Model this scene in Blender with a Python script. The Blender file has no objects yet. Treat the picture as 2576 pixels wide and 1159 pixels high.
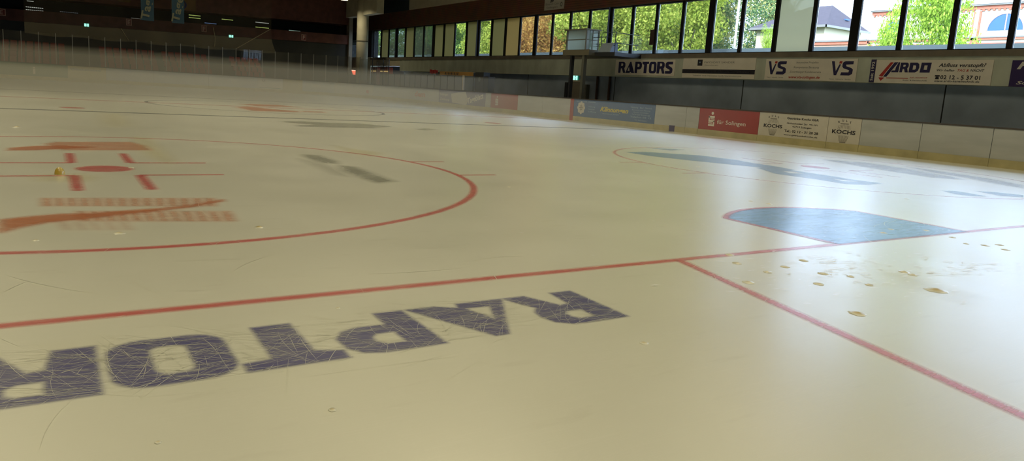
import bpy, math, random
import numpy as np
from mathutils import Vector, Matrix
from mathutils.geometry import tessellate_polygon
random.seed(7); rng = np.random.default_rng(7)
S = bpy.context.scene
COL = S.collection
PI = math.pi
CAM = np.array([-3.99559, 7.54046, 1.23642])

FOG_D, FOG_Z, FOG_X = .019, 1.9, 27
FOG2 = (.012, 1.1, 12)
COAT = (1.0, .30, 1.75)
SKY, SUN, LAMP, LAMP2, LAMPC, EXPO = 10.5, 6.0, 172, 82, (1, .88, .56), 0.0

# ------------------------------------------------------------------ helpers
def lin(r, g, b):
    f = lambda c: (c/255/12.92) if c/255 <= .04045 else ((c/255+.055)/1.055)**2.4
    return (f(r), f(g), f(b), 1)

class MB:
    def __init__(s): s.v = []; s.f = []
    def add(s, vs, fs):
        n = len(s.v); s.v += [tuple(map(float, v)) for v in vs]; s.f += [tuple(i+n for i in f) for f in fs]; return s
    def box(s, a, b):
        x0, x1 = sorted((a[0], b[0])); y0, y1 = sorted((a[1], b[1])); z0, z1 = sorted((a[2], b[2]))
        return s.add([(x0,y0,z0),(x1,y0,z0),(x1,y1,z0),(x0,y1,z0),(x0,y0,z1),(x1,y0,z1),(x1,y1,z1),(x0,y1,z1)],
                     [(3,2,1,0),(4,5,6,7),(0,1,5,4),(1,2,6,5),(2,3,7,6),(3,0,4,7)])
    def tube(s, p, q, r, n=8, r2=None):
        p = Vector(p); q = Vector(q); d = (q-p).normalized(); r2 = r if r2 is None else r2
        a = d.orthogonal().normalized(); b = d.cross(a); vs = []
        for c, rr in ((p, r), (q, r2)):
            for i in range(n):
                t = 2*PI*i/n; vs.append(c + a*math.cos(t)*rr + b*math.sin(t)*rr)
        fs = [(i, (i+1) % n, n+(i+1) % n, n+i) for i in range(n)] + [tuple(range(n-1, -1, -1)), tuple(range(n, 2*n))]
        return s.add(vs, fs)
    def prism(s, loops, o, u, v, n, d):
        """extrude a 2-D polygon (list of loops, first outer) given in (u,v) from plane point o by d along n"""
        o = Vector(o); u = Vector(u); v = Vector(v); n = Vector(n)
        flat = [p for l in loops for p in l]
        tri = tessellate_polygon([[Vector((p[0], p[1], 0)) for p in l] for l in loops])
        P = [o + u*p[0] + v*p[1] for p in flat]; N = len(P)
        vs = [p + n*d for p in P]
        fs = []
        for t in tri:
            a, b, c = [Vector(flat[i]) for i in t]
            area = (b.x-a.x)*(c.y-a.y)-(b.y-a.y)*(c.x-a.x)
            flip = (u.cross(v)).dot(n) < 0
            t = tuple(t) if (area > 0) != flip else tuple(reversed(t))
            fs.append(t)
        if d:
            vs += P; k = 0
            fs += [tuple(N+i for i in reversed(t)) for t in fs[:]]
            for l in loops:
                m = len(l)
                for i in range(m):
                    a, b = k+i, k+(i+1) % m
                    fs.append((a, b, N+b, N+a))
                k += m
        return s.add(vs, fs)
    def build(s, name, mat, parent=None, loc=None, smooth=False):
        v = np.array(s.v, float).reshape(-1, 3)
        off = np.zeros(3)
        if parent is not None:
            w = parent
            while w is not None: off += np.array(w.location); w = w.parent
        if loc is not None and parent is None: off = np.array(loc, float)
        me = bpy.data.meshes.new(name)
        me.from_pydata([tuple(x) for x in v-off], [], s.f)
        if isinstance(mat, (list, tuple)):
            for m in mat: me.materials.append(m)
        elif mat: me.materials.append(mat)
        if smooth: me.polygons.foreach_set('use_smooth', [True]*len(me.polygons))
        me.update()
        o = bpy.data.objects.new(name, me); COL.objects.link(o)
        if parent is not None: o.parent = parent
        elif loc is not None: o.location = loc
        return o

def tag(o, label=None, cat=None, group=None, kind=None):
    if label: o['label'] = label
    if cat: o['category'] = cat
    if group: o['group'] = group
    if kind: o['kind'] = kind
    return o
def empty(name, loc, label=None, cat=None, group=None, kind=None):
    o = bpy.data.objects.new(name, None); COL.objects.link(o); o.location = loc
    o.empty_display_size = .2
    return tag(o, label, cat, group, kind)
def struct(o): o['kind'] = 'structure'; return o
def copy_tree(o, parent=None):
    c = o.copy(); COL.objects.link(c)
    if parent is not None: c.parent = parent
    for ch in list(o.children): copy_tree(ch, c)
    return c
ORD = ['first','second','third','fourth','fifth','sixth','seventh','eighth','ninth','tenth','eleventh','twelfth','thirteenth',
       'fourteenth','fifteenth','sixteenth','seventeenth','eighteenth','nineteenth','twentieth']
ORD += ['twenty-'+w for w in ORD[:9]] + ['thirtieth'] + ['thirty-'+w for w in ORD[:9]]

# ------------------------------------------------------------------ materials
def nt(name):
    m = bpy.data.materials.new(name); m.use_nodes = True; t = m.node_tree; t.nodes.clear(); return m, t, t.nodes, t.links
def mat(name, col, rough=.6, metal=0, spec=.5, noise=0, nscale=3, bump=0, emis=None, estr=0, stretch=(1,1,1)):
    m, t, N, L = nt(name)
    out = N.new('ShaderNodeOutputMaterial'); b = N.new('ShaderNodeBsdfPrincipled'); L.new(b.outputs[0], out.inputs[0])
    b.inputs['Base Color'].default_value = col if len(col) == 4 else (*col, 1)
    b.inputs['Roughness'].default_value = rough; b.inputs['Metallic'].default_value = metal
    b.inputs['Specular IOR Level'].default_value = spec
    if noise or bump:
        g = N.new('ShaderNodeNewGeometry'); mp = N.new('ShaderNodeMapping'); L.new(g.outputs['Position'], mp.inputs[0])
        mp.inputs['Scale'].default_value = stretch
        n = N.new('ShaderNodeTexNoise'); n.inputs['Scale'].default_value = nscale; n.inputs['Detail'].default_value = 5
        L.new(mp.outputs[0], n.inputs['Vector'])
        if noise:
            mr = N.new('ShaderNodeMapRange'); mr.inputs[1].default_value = .3; mr.inputs[2].default_value = .7
            mr.inputs[3].default_value = 1-noise; mr.inputs[4].default_value = 1+noise*.6
            L.new(n.outputs['Fac'], mr.inputs[0])
            hs = N.new('ShaderNodeVectorMath'); hs.operation = 'SCALE'
            hs.inputs[0].default_value = b.inputs['Base Color'].default_value[:3]
            L.new(mr.outputs[0], hs.inputs['Scale']); L.new(hs.outputs[0], b.inputs['Base Color'])
        if bump:
            bp = N.new('ShaderNodeBump'); bp.inputs['Strength'].default_value = bump; bp.inputs['Distance'].default_value = .02
            L.new(n.outputs['Fac'], bp.inputs['Height']); L.new(bp.outputs[0], b.inputs['Normal'])
    if emis:
        b.inputs['Emission Color'].default_value = emis; b.inputs['Emission Strength'].default_value = estr
    return m
def emit(name, col, s):
    m, t, N, L = nt(name)
    out = N.new('ShaderNodeOutputMaterial'); e = N.new('ShaderNodeEmission'); e.inputs[0].default_value = col; e.inputs[1].default_value = s
    L.new(e.outputs[0], out.inputs[0]); return m

# ---- ice and painted ice
def ice_material(name, paint=None, scratch=True, cover=.9, solid=False):
    m, t, N, L = nt(name)
    out = N.new('ShaderNodeOutputMaterial'); b = N.new('ShaderNodeBsdfPrincipled'); L.new(b.outputs[0], out.inputs[0])
    g = N.new('ShaderNodeNewGeometry')
    def noise(scale, sc=(1,1,1), rot=0, det=4):
        mp = N.new('ShaderNodeMapping'); mp.inputs['Scale'].default_value = sc; mp.inputs['Rotation'].default_value = (0, 0, rot)
        L.new(g.outputs['Position'], mp.inputs[0])
        n = N.new('ShaderNodeTexNoise'); n.inputs['Scale'].default_value = scale; n.inputs['Detail'].default_value = det
        L.new(mp.outputs[0], n.inputs['Vector']); return n.outputs['Fac']
    def rng_(src, a, bb, c, d):
        r = N.new('ShaderNodeMapRange'); r.inputs[1].default_value = a; r.inputs[2].default_value = bb
        r.inputs[3].default_value = c; r.inputs[4].default_value = d; L.new(src, r.inputs[0]); return r.outputs[0]
    def math_(op, a, bb):
        n = N.new('ShaderNodeMath'); n.operation = op
        for i, x in enumerate((a, bb)):
            if isinstance(x, (int, float)): n.inputs[i].default_value = x
            else: L.new(x, n.inputs[i])
        return n.outputs[0]
    def mixc(f, a, bb):
        n = N.new('ShaderNodeMix'); n.data_type = 'RGBA'
        if isinstance(f, (int, float)): n.inputs[0].default_value = f
        else: L.new(f, n.inputs[0])
        for i, x in ((6, a), (7, bb)):
            if isinstance(x, tuple): n.inputs[i].default_value = x
            else: L.new(x, n.inputs[i])
        return n.outputs[2]
    base = mixc(rng_(noise(.35), .35, .65, 0, 1), (.79, .79, .67, 1), (.85, .85, .74, 1))
    # faint yellow patches in the ice, as streaks of older water
    base = mixc(rng_(noise(.9, det=6), .60, .75, 0, .10), base, (.70, .65, .40, 1))
    # small darker skate chips
    base = mixc(rng_(noise(9, (1.0, .25, 1), .2, 6),   .62, .78, 0, .18), base, (.5, .47, .36, 1))
    # fine scratches: thin bands of strongly stretched noise at several angles
    sc = None
    for k, (rot, s) in enumerate(((.35, 26), (-.55, 22), (1.25, 24), (-1.1, 28), (.05, 30), (2.0, 22))):
        n = noise(s, (1, .035, 1), rot, 2)
        ln = rng_(math_('ABSOLUTE', math_('SUBTRACT', n, .5), 0), 0, .014, 1, 0)
        gate = rng_(noise(2.2, (1, .4, 1), rot+.3, 2), .45, .6, 0, 1)
        ln = math_('MULTIPLY', ln, gate)
        sc = ln if sc is None else math_('MAXIMUM', sc, ln)
    base = mixc(math_('MULTIPLY', sc, .12), base, (.95, .93, .85, 1))
    col = base
    if paint:
        a = N.new('ShaderNodeAttribute'); a.attribute_name = 'cov'
        cv = math_('MULTIPLY', a.outputs['Fac'], cover)
        if scratch:
            cv = math_('MULTIPLY', cv, math_('SUBTRACT', 1.0, math_('MULTIPLY', sc, .6)))
            cv = math_('MULTIPLY', cv, rng_(noise(9, (1, .5, 1), .15, 6), .3, .7, .82, 1.0))
        if solid: col = mixc(cv, base, paint)
        else: col = paint
        tr = N.new('ShaderNodeBsdfTransparent'); ms = N.new('ShaderNodeMixShader')
        L.new(cv, ms.inputs[0]); L.new(tr.outputs[0], ms.inputs[1]); L.new(b.outputs[0], ms.inputs[2])
        if not solid: L.new(ms.outputs[0], out.inputs[0])
    if isinstance(col, tuple): b.inputs['Base Color'].default_value = col
    else: L.new(col, b.inputs['Base Color'])
    L.new(rng_(noise(1.3), .3, .7, ICE_R[0], ICE_R[1]), b.inputs['Roughness'])
    b.inputs['IOR'].default_value = 1.31
    b.inputs['Specular IOR Level'].default_value = ICE_SPEC
    b.inputs['Coat Weight'].default_value = COAT[0]; b.inputs['Coat Roughness'].default_value = COAT[1]; b.inputs['Coat IOR'].default_value = COAT[2]
    bp = N.new('ShaderNodeBump'); bp.inputs['Strength'].default_value = .12; bp.inputs['Distance'].default_value = .01
    h = math_('ADD', noise(5, det=3), math_('MULTIPLY', sc, -.25))
    L.new(h, bp.inputs['Height']); L.new(bp.outputs[0], b.inputs['Normal'])
    return m
ICE_R = (.30, .42); ICE_SPEC = .85

M = {}
M['ice'] = ice_material('ice')
RED = ice_material('ice_paint_red', (.78, .12, .12, 1), cover=.78)
RED2 = ice_material('ice_paint_faded_red', (.78, .16, .2, 1), cover=.42)
NAVY = ice_material('ice_paint_navy', (.075, .075, .30, 1), cover=.84)
BLUE = ice_material('ice_paint_sky_blue', (.11, .34, .74, 1), cover=.93)
LBLUE = ice_material('ice_paint_pale_blue', (.16, .32, .60, 1), cover=.62)
ORANGE = ice_material('ice_paint_orange', (.72, .20, .05, 1), cover=.78)
PINK = ice_material('ice_paint_faded_orange', (.74, .25, .09, 1), cover=.62)
GREY = ice_material('ice_paint_grey', (.24, .25, .20, 1), cover=.6)
DARK = ice_material('ice_paint_dark_blue', (.06, .07, .12, 1), cover=.85)
MAUVE = ice_material('ice_paint_faded_violet', (.30, .32, .45, 1), cover=.45)
YEL = ice_material('ice_stain_yellow', (.70, .60, .20, 1), cover=.28, scratch=True)

M['board'] = mat('board_white', (.43, .44, .43), .45, noise=.14, nscale=1.6, stretch=(.4,.4,2.2))
M['kick'] = mat('kickplate_yellow', (.44, .39, .21), .45, noise=.16, nscale=2.5)
M['cap'] = mat('board_cap_dark', (.07, .06, .055), .5)
M['adred'] = mat('advert_red', (.34, .035, .035), .5, noise=.08)
M['adblue'] = mat('advert_blue', (.06, .13, .30), .5, noise=.1)
M['advio'] = mat('advert_violet', (.13, .11, .24), .5)
M['adwhite'] = mat('advert_white', (.55, .51, .44), .5, noise=.05)
M['adgreen'] = mat('advert_green', (.03, .14, .07), .5)
M['adbrown'] = mat('advert_tan', (.48, .40, .20), .5)
M['adyellow'] = mat('letter_yellow', (.62, .50, .05), .5)
M['adteal'] = mat('letter_pale_blue', (.30, .40, .52), .5)
M['signwhite'] = mat('sign_white', (.86,.79,.67), .5, noise=.05)
M['lgrey'] = mat('letter_grey', (.20, .18, .15), .6)
M['lblack'] = mat('letter_black', (.025, .022, .03), .6)
M['lnavy'] = mat('letter_navy', (.025, .02, .09), .5)
M['lred'] = mat('letter_red', (.50, .04, .03), .5)
M['lwhite'] = mat('letter_white', (.72, .68, .60), .5)
M['lviolet'] = mat('sign_purple', (.035, .015, .11), .5)
M['concrete'] = mat('concrete_grey', (.56, .59, .48), .85, noise=.18, nscale=1.2, stretch=(1,1,.6), bump=.1)
M['ledge'] = mat('sill_brown_grey', (.20, .17, .125), .7, noise=.2, nscale=2)
M['lowwall'] = mat('lower_wall_blue_grey', (.34, .41, .50), .8, noise=.22, nscale=.8, bump=.1)
M['slats'] = None
M['cream'] = mat('cream_panel', (.60, .53, .40), .7, noise=.06)
M['bluep'] = mat('dark_blue_panel', (.035, .05, .06), .6)
M['frame'] = mat('window_frame_dark', (.018, .017, .016), .6, spec=.2)
M['pipe'] = mat('drain_pipe_grey', (.12, .13, .17), .4, metal=.4)
M['column'] = mat('column_pale_concrete', (.72, .67, .52), .75, noise=.1, nscale=1.5)
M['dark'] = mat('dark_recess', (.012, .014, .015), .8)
M['standwall'] = mat('stand_wall_dark', (.09, .085, .07), .85, noise=.15, nscale=.7)
M['brown'] = mat('brown_parapet', (.24, .09, .06), .7, noise=.2, nscale=2)
M['roof'] = mat('ceiling_dark_timber', (.06, .04, .03), .8)
M['seat'] = mat('seat_red', (.40, .035, .03), .35)
M['steel'] = mat('steel_grey', (.32, .31, .28), .45, metal=.5)
M['dsteel'] = mat('steel_dark', (.03, .032, .035), .5)
M['rust'] = mat('rusty_pipe', (.07, .035, .022), .7, noise=.2, nscale=6)
M['door'] = mat('door_beige', (.24, .21, .16), .6)
M['greybox'] = mat('grey_box', (.14, .14, .11), .6)
M['floorc'] = mat('floor_concrete', (.12, .115, .10), .8, noise=.15, nscale=1)
M['timber'] = mat('timber_edge', (.17, .15, .10), .7)
M['exitg'] = emit('exit_sign_light', (.45, 1, .85, 1), 1.1)
M['exitd'] = mat('exit_sign_green', (.01, .16, .09), .5, emis=(.02, .35, .22, 1), estr=.5)
M['teal'] = mat('banner_teal', (.03, .075, .11), .7)
M['btext'] = mat('banner_lettering', (.22, .21, .13), .7)
M['osign'] = mat('sign_ochre', (.20, .10, .02), .6)
M['redlamp'] = emit('red_lamp', (1, .16, .08, 1), 1.6)
M['redlampw'] = emit('lamp_core', (1, .62, .45, 1), 1.6)
M['yellamp'] = emit('yellow_strip_lamp', (1, .72, .25, 1), .75)
M['redglow'] = mat('counter_red', (.25, .04, .02), .5)
M['barorange'] = mat('bar_orange', (.38, .20, .05), .6)
M['cloth'] = mat('cloth_red', (.30, .02, .02), .8)

# slatted brown cladding: narrow horizontal boards
def slat_mat():
    m, t, N, L = nt('timber_cladding')
    out = N.new('ShaderNodeOutputMaterial'); b = N.new('ShaderNodeBsdfPrincipled'); L.new(b.outputs[0], out.inputs[0])
    g = N.new('ShaderNodeNewGeometry'); s = N.new('ShaderNodeSeparateXYZ'); L.new(g.outputs['Position'], s.inputs[0])
    mu = N.new('ShaderNodeMath'); mu.operation = 'MULTIPLY'; mu.inputs[1].default_value = 7.5; L.new(s.outputs['Z'], mu.inputs[0])
    fr = N.new('ShaderNodeMath'); fr.operation = 'FRACT'; L.new(mu.outputs[0], fr.inputs[0])
    cr = N.new('ShaderNodeValToRGB'); L.new(fr.outputs[0], cr.inputs[0])
    cr.color_ramp.elements[0].position = .0; cr.color_ramp.elements[0].color = (.015, .007, .005, 1)
    cr.color_ramp.elements[1].position = .22; cr.color_ramp.elements[1].color = (.27, .115, .065, 1)
    n = N.new('ShaderNodeTexNoise'); n.inputs['Scale'].default_value = 1.4; n.inputs['Detail'].default_value = 4
    L.new(g.outputs['Position'], n.inputs['Vector'])
    mx = N.new('ShaderNodeMix'); mx.data_type = 'RGBA'; mx.blend_type = 'MULTIPLY'; mx.inputs[0].default_value = .6
    L.new(cr.outputs[0], mx.inputs[6]); L.new(n.outputs['Color'], mx.inputs[7])
    L.new(mx.outputs[2], b.inputs['Base Color']); b.inputs['Roughness'].default_value = .55
    return m
M['slats'] = slat_mat()

def glass_mat(name, alpha=.04, tint=(1,1,1,1), haze=(.5,.5,.45,1), rough=.02, gloss=.08, through=.5):
    """thin pane: mostly transparent, with a dirt film and a fresnel mirror reflection"""
    m, t, N, L = nt(name)
    out = N.new('ShaderNodeOutputMaterial')
    tr = N.new('ShaderNodeBsdfTransparent'); tr.inputs[0].default_value = tint
    di = N.new('ShaderNodeBsdfDiffuse'); di.inputs[0].default_value = haze
    tl = N.new('ShaderNodeBsdfTranslucent'); tl.inputs[0].default_value = haze
    gl = N.new('ShaderNodeBsdfGlossy'); gl.inputs['Roughness'].default_value = rough
    m0 = N.new('ShaderNodeMixShader'); m0.inputs[0].default_value = through; L.new(di.outputs[0], m0.inputs[1]); L.new(tl.outputs[0], m0.inputs[2])
    m1 = N.new('ShaderNodeMixShader'); m1.inputs[0].default_value = alpha; L.new(tr.outputs[0], m1.inputs[1]); L.new(m0.outputs[0], m1.inputs[2])
    f = N.new('ShaderNodeFresnel'); f.inputs[0].default_value = 1.5
    ml = N.new('ShaderNodeMath'); ml.operation = 'MULTIPLY'; ml.inputs[1].default_value = gloss*12; L.new(f.outputs[0], ml.inputs[0])
    ml.use_clamp = True
    m2 = N.new('ShaderNodeMixShader'); L.new(ml.outputs[0], m2.inputs[0]); L.new(m1.outputs[0], m2.inputs[1]); L.new(gl.outputs[0], m2.inputs[2])
    L.new(m2.outputs[0], out.inputs[0]); return m
M['glass'] = glass_mat('window_glass', .015, gloss=.05)
M['semi'] = glass_mat('window_glass_dusty', .42, tint=(.65,.7,.65,1), haze=(.20,.19,.13,1), gloss=.05)
M['frost'] = glass_mat('window_film_frosted', .93, tint=(.9,.9,.8,1), haze=(.44,.38,.19,1), gloss=.03, rough=.3)
M['frost2'] = glass_mat('window_film_pale', .85, tint=(.9,.9,.8,1), haze=(.58,.54,.38,1), gloss=.03, rough=.3, through=.6)
M['frosto'] = glass_mat('window_film_orange', .86, tint=(.9,.9,.8,1), haze=(.50,.36,.15,1), gloss=.03, rough=.3)
M['rinkglass'] = glass_mat('rink_glass', .05, tint=(.93,.93,.9,1), haze=(.35,.33,.3,1), gloss=.03)
M['milky'] = glass_mat('milky_screen', .8, haze=(.42,.40,.33,1), gloss=.03, rough=.2)
M['boothwhite'] = glass_mat('booth_glazing_frosted', .75, tint=(.8,.85,.8,1), haze=(.9,.92,.88,1), gloss=.04, rough=.15, through=.8)
M['boothclear'] = glass_mat('booth_glazing', .35, tint=(.8,.86,.8,1), haze=(.65,.68,.6,1), gloss=.04)
def net_mat(nm='netting', al=.30):
    m, t, N, L = nt(nm)
    out = N.new('ShaderNodeOutputMaterial')
    tr = N.new('ShaderNodeBsdfTransparent'); di = N.new('ShaderNodeBsdfDiffuse'); di.inputs[0].default_value = (.50, .42, .26, 1)
    mx = N.new('ShaderNodeMixShader'); mx.inputs[0].default_value = al
    L.new(tr.outputs[0], mx.inputs[1]); L.new(di.outputs[0], mx.inputs[2]); L.new(mx.outputs[0], out.inputs[0]); return m
M['net'] = net_mat(); M['net2'] = net_mat('netting_open', .07)
M['cord'] = mat('net_cord', (.45, .38, .22), .7)

# ------------------------------------------------------------------ text
def text_poly(body, bold=0.0, shear=0.0):
    c = bpy.data.curves.new('t', 'FONT'); c.body = body; c.offset = bold; c.shear = shear; c.resolution_u = 2
    o = bpy.data.objects.new('t', c); COL.objects.link(o)
    dg = bpy.context.evaluated_depsgraph_get(); dg.update()
    me = bpy.data.meshes.new_from_object(o.evaluated_get(dg))
    v = np.array([x.co[:2] for x in me.vertices]) if len(me.vertices) else np.zeros((1, 2))
    f = [tuple(p.vertices) for p in me.polygons]
    bpy.data.objects.remove(o); bpy.data.curves.remove(c); bpy.data.meshes.remove(me)
    return v, f
def put_text(mb, body, o, u, v, w=None, h=None, bold=.012, shear=0, align='l', nrm=None, off=.004):
    """lay text into mb: o = lower-left (or centre / right) point of its box, w/h fit (either may be None)"""
    V, F = text_poly(body, bold, shear)
    mn = V.min(0); mx = V.max(0); sz = np.maximum(mx-mn, 1e-6)
    # cap-height based scale so that descenders do not shrink a line
    sy = (h/.72) if h else w/sz[0]
    sx = (w/sz[0]) if w else sy
    if w and not h: sy = sx
    V = (V-[mn[0], 0])*[sx, sy]
    if align == 'c': V[:, 0] -= sz[0]*sx/2
    if align == 'r': V[:, 0] -= sz[0]*sx
    o = np.array(o, float); u = np.array(u, float); v = np.array(v, float)
    n = np.cross(u, v) if nrm is None else np.array(nrm, float)
    P = o + V[:, :1]*u + V[:, 1:]*v + n*off
    mb.add(P, F); return mb

# the bold condensed capitals used on the ice and on the wall: cap height 1, first loop outer, others holes
def rr(x0, y0, x1, y1, r, n=5, k=(1,1,1,1)):
    out = []
    for (cx, cy, a, kk) in ((x1-r, y0+r, -90, k[1]), (x1-r, y1-r, 0, k[2]), (x0+r, y1-r, 90, k[3]), (x0+r, y0+r, 180, k[0])):
        if not kk:
            out.append((x1 if a in (-90, 0) else x0, y0 if a in (-90, 180) else y1)); continue
        for i in range(n+1):
            t = math.radians(a+90*i/n); out.append((cx+r*math.cos(t), cy+r*math.sin(t)))
    return out
GLY = {
 'R': (.92, [[(0,0),(.29,0),(.33,.40),(.45,.42),(.64,0),(.92,0),(.90,.10),(.76,.42),(.86,.55),(.88,.70),(.84,.88),(.70,.98),(.55,1),(0,1)],
             [(.33,.62),(.33,.86),(.50,.86),(.57,.80),(.57,.68),(.50,.62)]]),
 'A': (1.13, [[(0,0),(.56,0),(.60,.13),(.81,0),(1.13,0),(.67,1),(.53,1)], [(.26,.19),(.42,.56),(.54,.17)]]),
 'P': (.86, [[(0,0),(.30,0),(.31,.33),(.60,.33),(.76,.40),(.85,.56),(.84,.80),(.74,.95),(.58,1),(0,1)],
             [(.31,.55),(.31,.82),(.48,.82),(.55,.74),(.55,.62),(.48,.55)]]),
 'T': (.80, [[(.22,0),(.56,0),(.57,.80),(.80,.82),(.80,1),(0,1),(0,.82),(.22,.74)]]),
 'O': (.86, [rr(0, 0, .86, 1, .26), list(reversed(rr(.29, .20, .57, .80, .10)))]),
 'S': (.82, [[(.02,0),(.62,0),(.78,.08),(.82,.22),(.82,.38),(.74,.50),(.36,.68),(.36,.78),(.80,.78),(.82,1),(.24,1),(.06,.93),(0,.80),(0,.62),(.08,.50),(.50,.32),(.50,.22),(.0,.22)]]),
}
# ------------------------------------------------------------------ the ice and its markings
NZ = .0012
ice = MB().add([(-4.3,-15.3,0),(56.3,-15.3,0),(56.3,15.3,0),(-4.3,15.3,0)], [(0,1,2,3)]).build('floor', M['ice'])
struct(ice)
fc = MB()
fc.box((-13.5,-19.62,-.3),(71.5,-15.3,-.02)); fc.box((-13.5,15.3,-.3),(71.5,20.5,-.02))
fc.box((56.3,-15.3,-.3),(71.5,15.3,-.02)); fc.box((-13.5,-15.3,-.3),(-4.3,15.3,-.02)); fc.box((-4.3,-15.3,-.3),(56.3,15.3,-.03))
struct(fc.build('floor_concrete', M['floorc']))

def cov_obj(name, V, F, C, m, z):
    me = bpy.data.meshes.new(name)
    me.from_pydata([(float(a), float(b), z) for a, b in V], [], F); me.materials.append(m)
    at = me.attributes.new('cov', 'FLOAT', 'POINT'); at.data.foreach_set('value', np.asarray(C, dtype=np.float32))
    me.update(); o = bpy.data.objects.new(name, me); COL.objects.link(o); o.parent = ice; return o
def strip(name, pts, hw, fe, m, closed=False, z=NZ):
    P = np.array(pts, float); n = len(P)
    T = (np.roll(P, -1, 0)-np.roll(P, 1, 0)) if closed else np.gradient(P, axis=0)
    T /= np.linalg.norm(T, axis=1)[:, None]; Nn = np.stack([-T[:, 1], T[:, 0]], 1)
    offs = [(-(hw+fe), 0), (-hw, .5), (-(hw-fe*.8), 1), (0, 1), (hw-fe*.8, 1), (hw, .5), (hw+fe, 0)]
    V = np.concatenate([P+Nn*o for o, _ in offs]); C = np.concatenate([np.full(n, c) for _, c in offs])
    if not closed:
        for j in range(len(offs)): C[j*n] = 0; C[j*n+n-1] = 0
    F = []
    for j in range(len(offs)-1):
        for i in range(n if closed else n-1):
            a = j*n+i; b = j*n+(i+1) % n; F.append((b, a, a+n, b+n)[::-1] if False else (a, b, b+n, a+n))
    return cov_obj(name, V, F, C, m, z)
def sd(P, loops):
    d = np.full(len(P), 1e9); ins = np.zeros(len(P), bool)
    for l in loops:
        l = np.array(l, float); k = len(l)
        for i in range(k):
            a = l[i]; b = l[(i+1) % k]; e = b-a; w = P-a
            t = np.clip((w@e)/max(e@e, 1e-12), 0, 1); q = w-t[:, None]*e
            d = np.minimum(d, (q**2).sum(1))
            c = ((a[1] > P[:, 1]) != (b[1] > P[:, 1]))
            with np.errstate(divide='ignore', invalid='ignore'):
                xi = (b[0]-a[0])*(P[:, 1]-a[1])/(b[1]-a[1]+1e-15)+a[0]
            ins ^= c & (P[:, 0] < xi)
    return np.where(ins, -1, 1)*np.sqrt(d)
def patch(name, groups, m, fe=.03, res=.012, z=NZ, gain=1.0):
    """groups: list of loop lists; soft-edged painted patch as one fine grid carrying its coverage"""
    A = np.concatenate([np.array(l, float) for g in groups for l in g]); lo = A.min(0)-fe*1.3; hi = A.max(0)+fe*1.3
    nx = max(3, int((hi[0]-lo[0])/res)+1); ny = max(3, int((hi[1]-lo[1])/res)+1)
    gx = np.linspace(lo[0], hi[0], nx); gy = np.linspace(lo[1], hi[1], ny); c2 = np.zeros((nx, ny))
    for loops in groups:
        B = np.concatenate([np.array(l, float) for l in loops]); l0 = B.min(0)-fe*1.3; h0 = B.max(0)+fe*1.3
        i0, i1 = np.searchsorted(gx, [l0[0], h0[0]]); j0, j1 = np.searchsorted(gy, [l0[1], h0[1]])
        if i1 <= i0 or j1 <= j0: continue
        X, Y = np.meshgrid(gx[i0:i1], gy[j0:j1], indexing='ij'); P = np.stack([X.ravel(), Y.ravel()], 1)
        c = np.clip(.5-sd(P, loops)/(2*fe), 0, 1); c = (c*c*(3-2*c)*gain).reshape(X.shape)
        c2[i0:i1, j0:j1] = np.maximum(c2[i0:i1, j0:j1], c)
    keep = np.maximum.reduce([c2[:-1,:-1], c2[1:,:-1], c2[:-1,1:], c2[1:,1:]]) > .004
    use = np.zeros((nx, ny), bool); use[:-1,:-1] |= keep; use[1:,:-1] |= keep; use[:-1,1:] |= keep; use[1:,1:] |= keep
    idx = -np.ones((nx, ny), int); idx[use] = np.arange(use.sum())
    X, Y = np.meshgrid(gx, gy, indexing='ij'); I, J = np.nonzero(keep)
    F = [(int(idx[i,j]), int(idx[i+1,j]), int(idx[i+1,j+1]), int(idx[i,j+1])) for i, j in zip(I, J)]
    return cov_obj(name, np.stack([X[use], Y[use]], 1), F, c2[use], m, z)
def line(a, b, st=.25):
    a = np.array(a, float); b = np.array(b, float); n = max(3, int(np.linalg.norm(b-a)/st)+2)
    P = [a+(b-a)*t for t in np.linspace(0, 1, n)]
    d = (b-a)/np.linalg.norm(b-a); return [P[0]-d*.015]+P+[P[-1]+d*.015]

strip('goal_line', line((0,-15),(0,15)), .036, .026, RED, z=NZ)
strip('restricted_area_line', line((-.03,3.346),(-4.25,4.42)), .036, .026, RED, z=NZ*1.5)
strip('restricted_area_line', line((-.03,-3.346),(-4.25,-4.42)), .036, .026, RED, z=NZ*1.5)
ang = lambda R, c, a0, a1, n: [(c[0]+R*math.cos(a0+(a1-a0)*i/n), c[1]+R*math.sin(a0+(a1-a0)*i/n)) for i in range(n+1)]
ac = math.atan2(1.22, 1.37)
crease = [(0,-1.22),(1.37,-1.22)] + ang(1.835, (0,0), -ac, ac, 28)[1:-1] + [(1.37,1.22),(0,1.22)]
patch('goal_crease', [[crease]], BLUE, fe=.03, res=.03, z=NZ*2)
cp = line((0.0,-1.22),(1.37,-1.22),.1)[1:-1] + ang(1.835, (0,0), -ac, ac, 40)[1:-1] + line((1.37,1.22),(0.0,1.22),.1)[1:-1]
strip('crease_outline', cp, .034, .024, RED, z=NZ*2.5)
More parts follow.
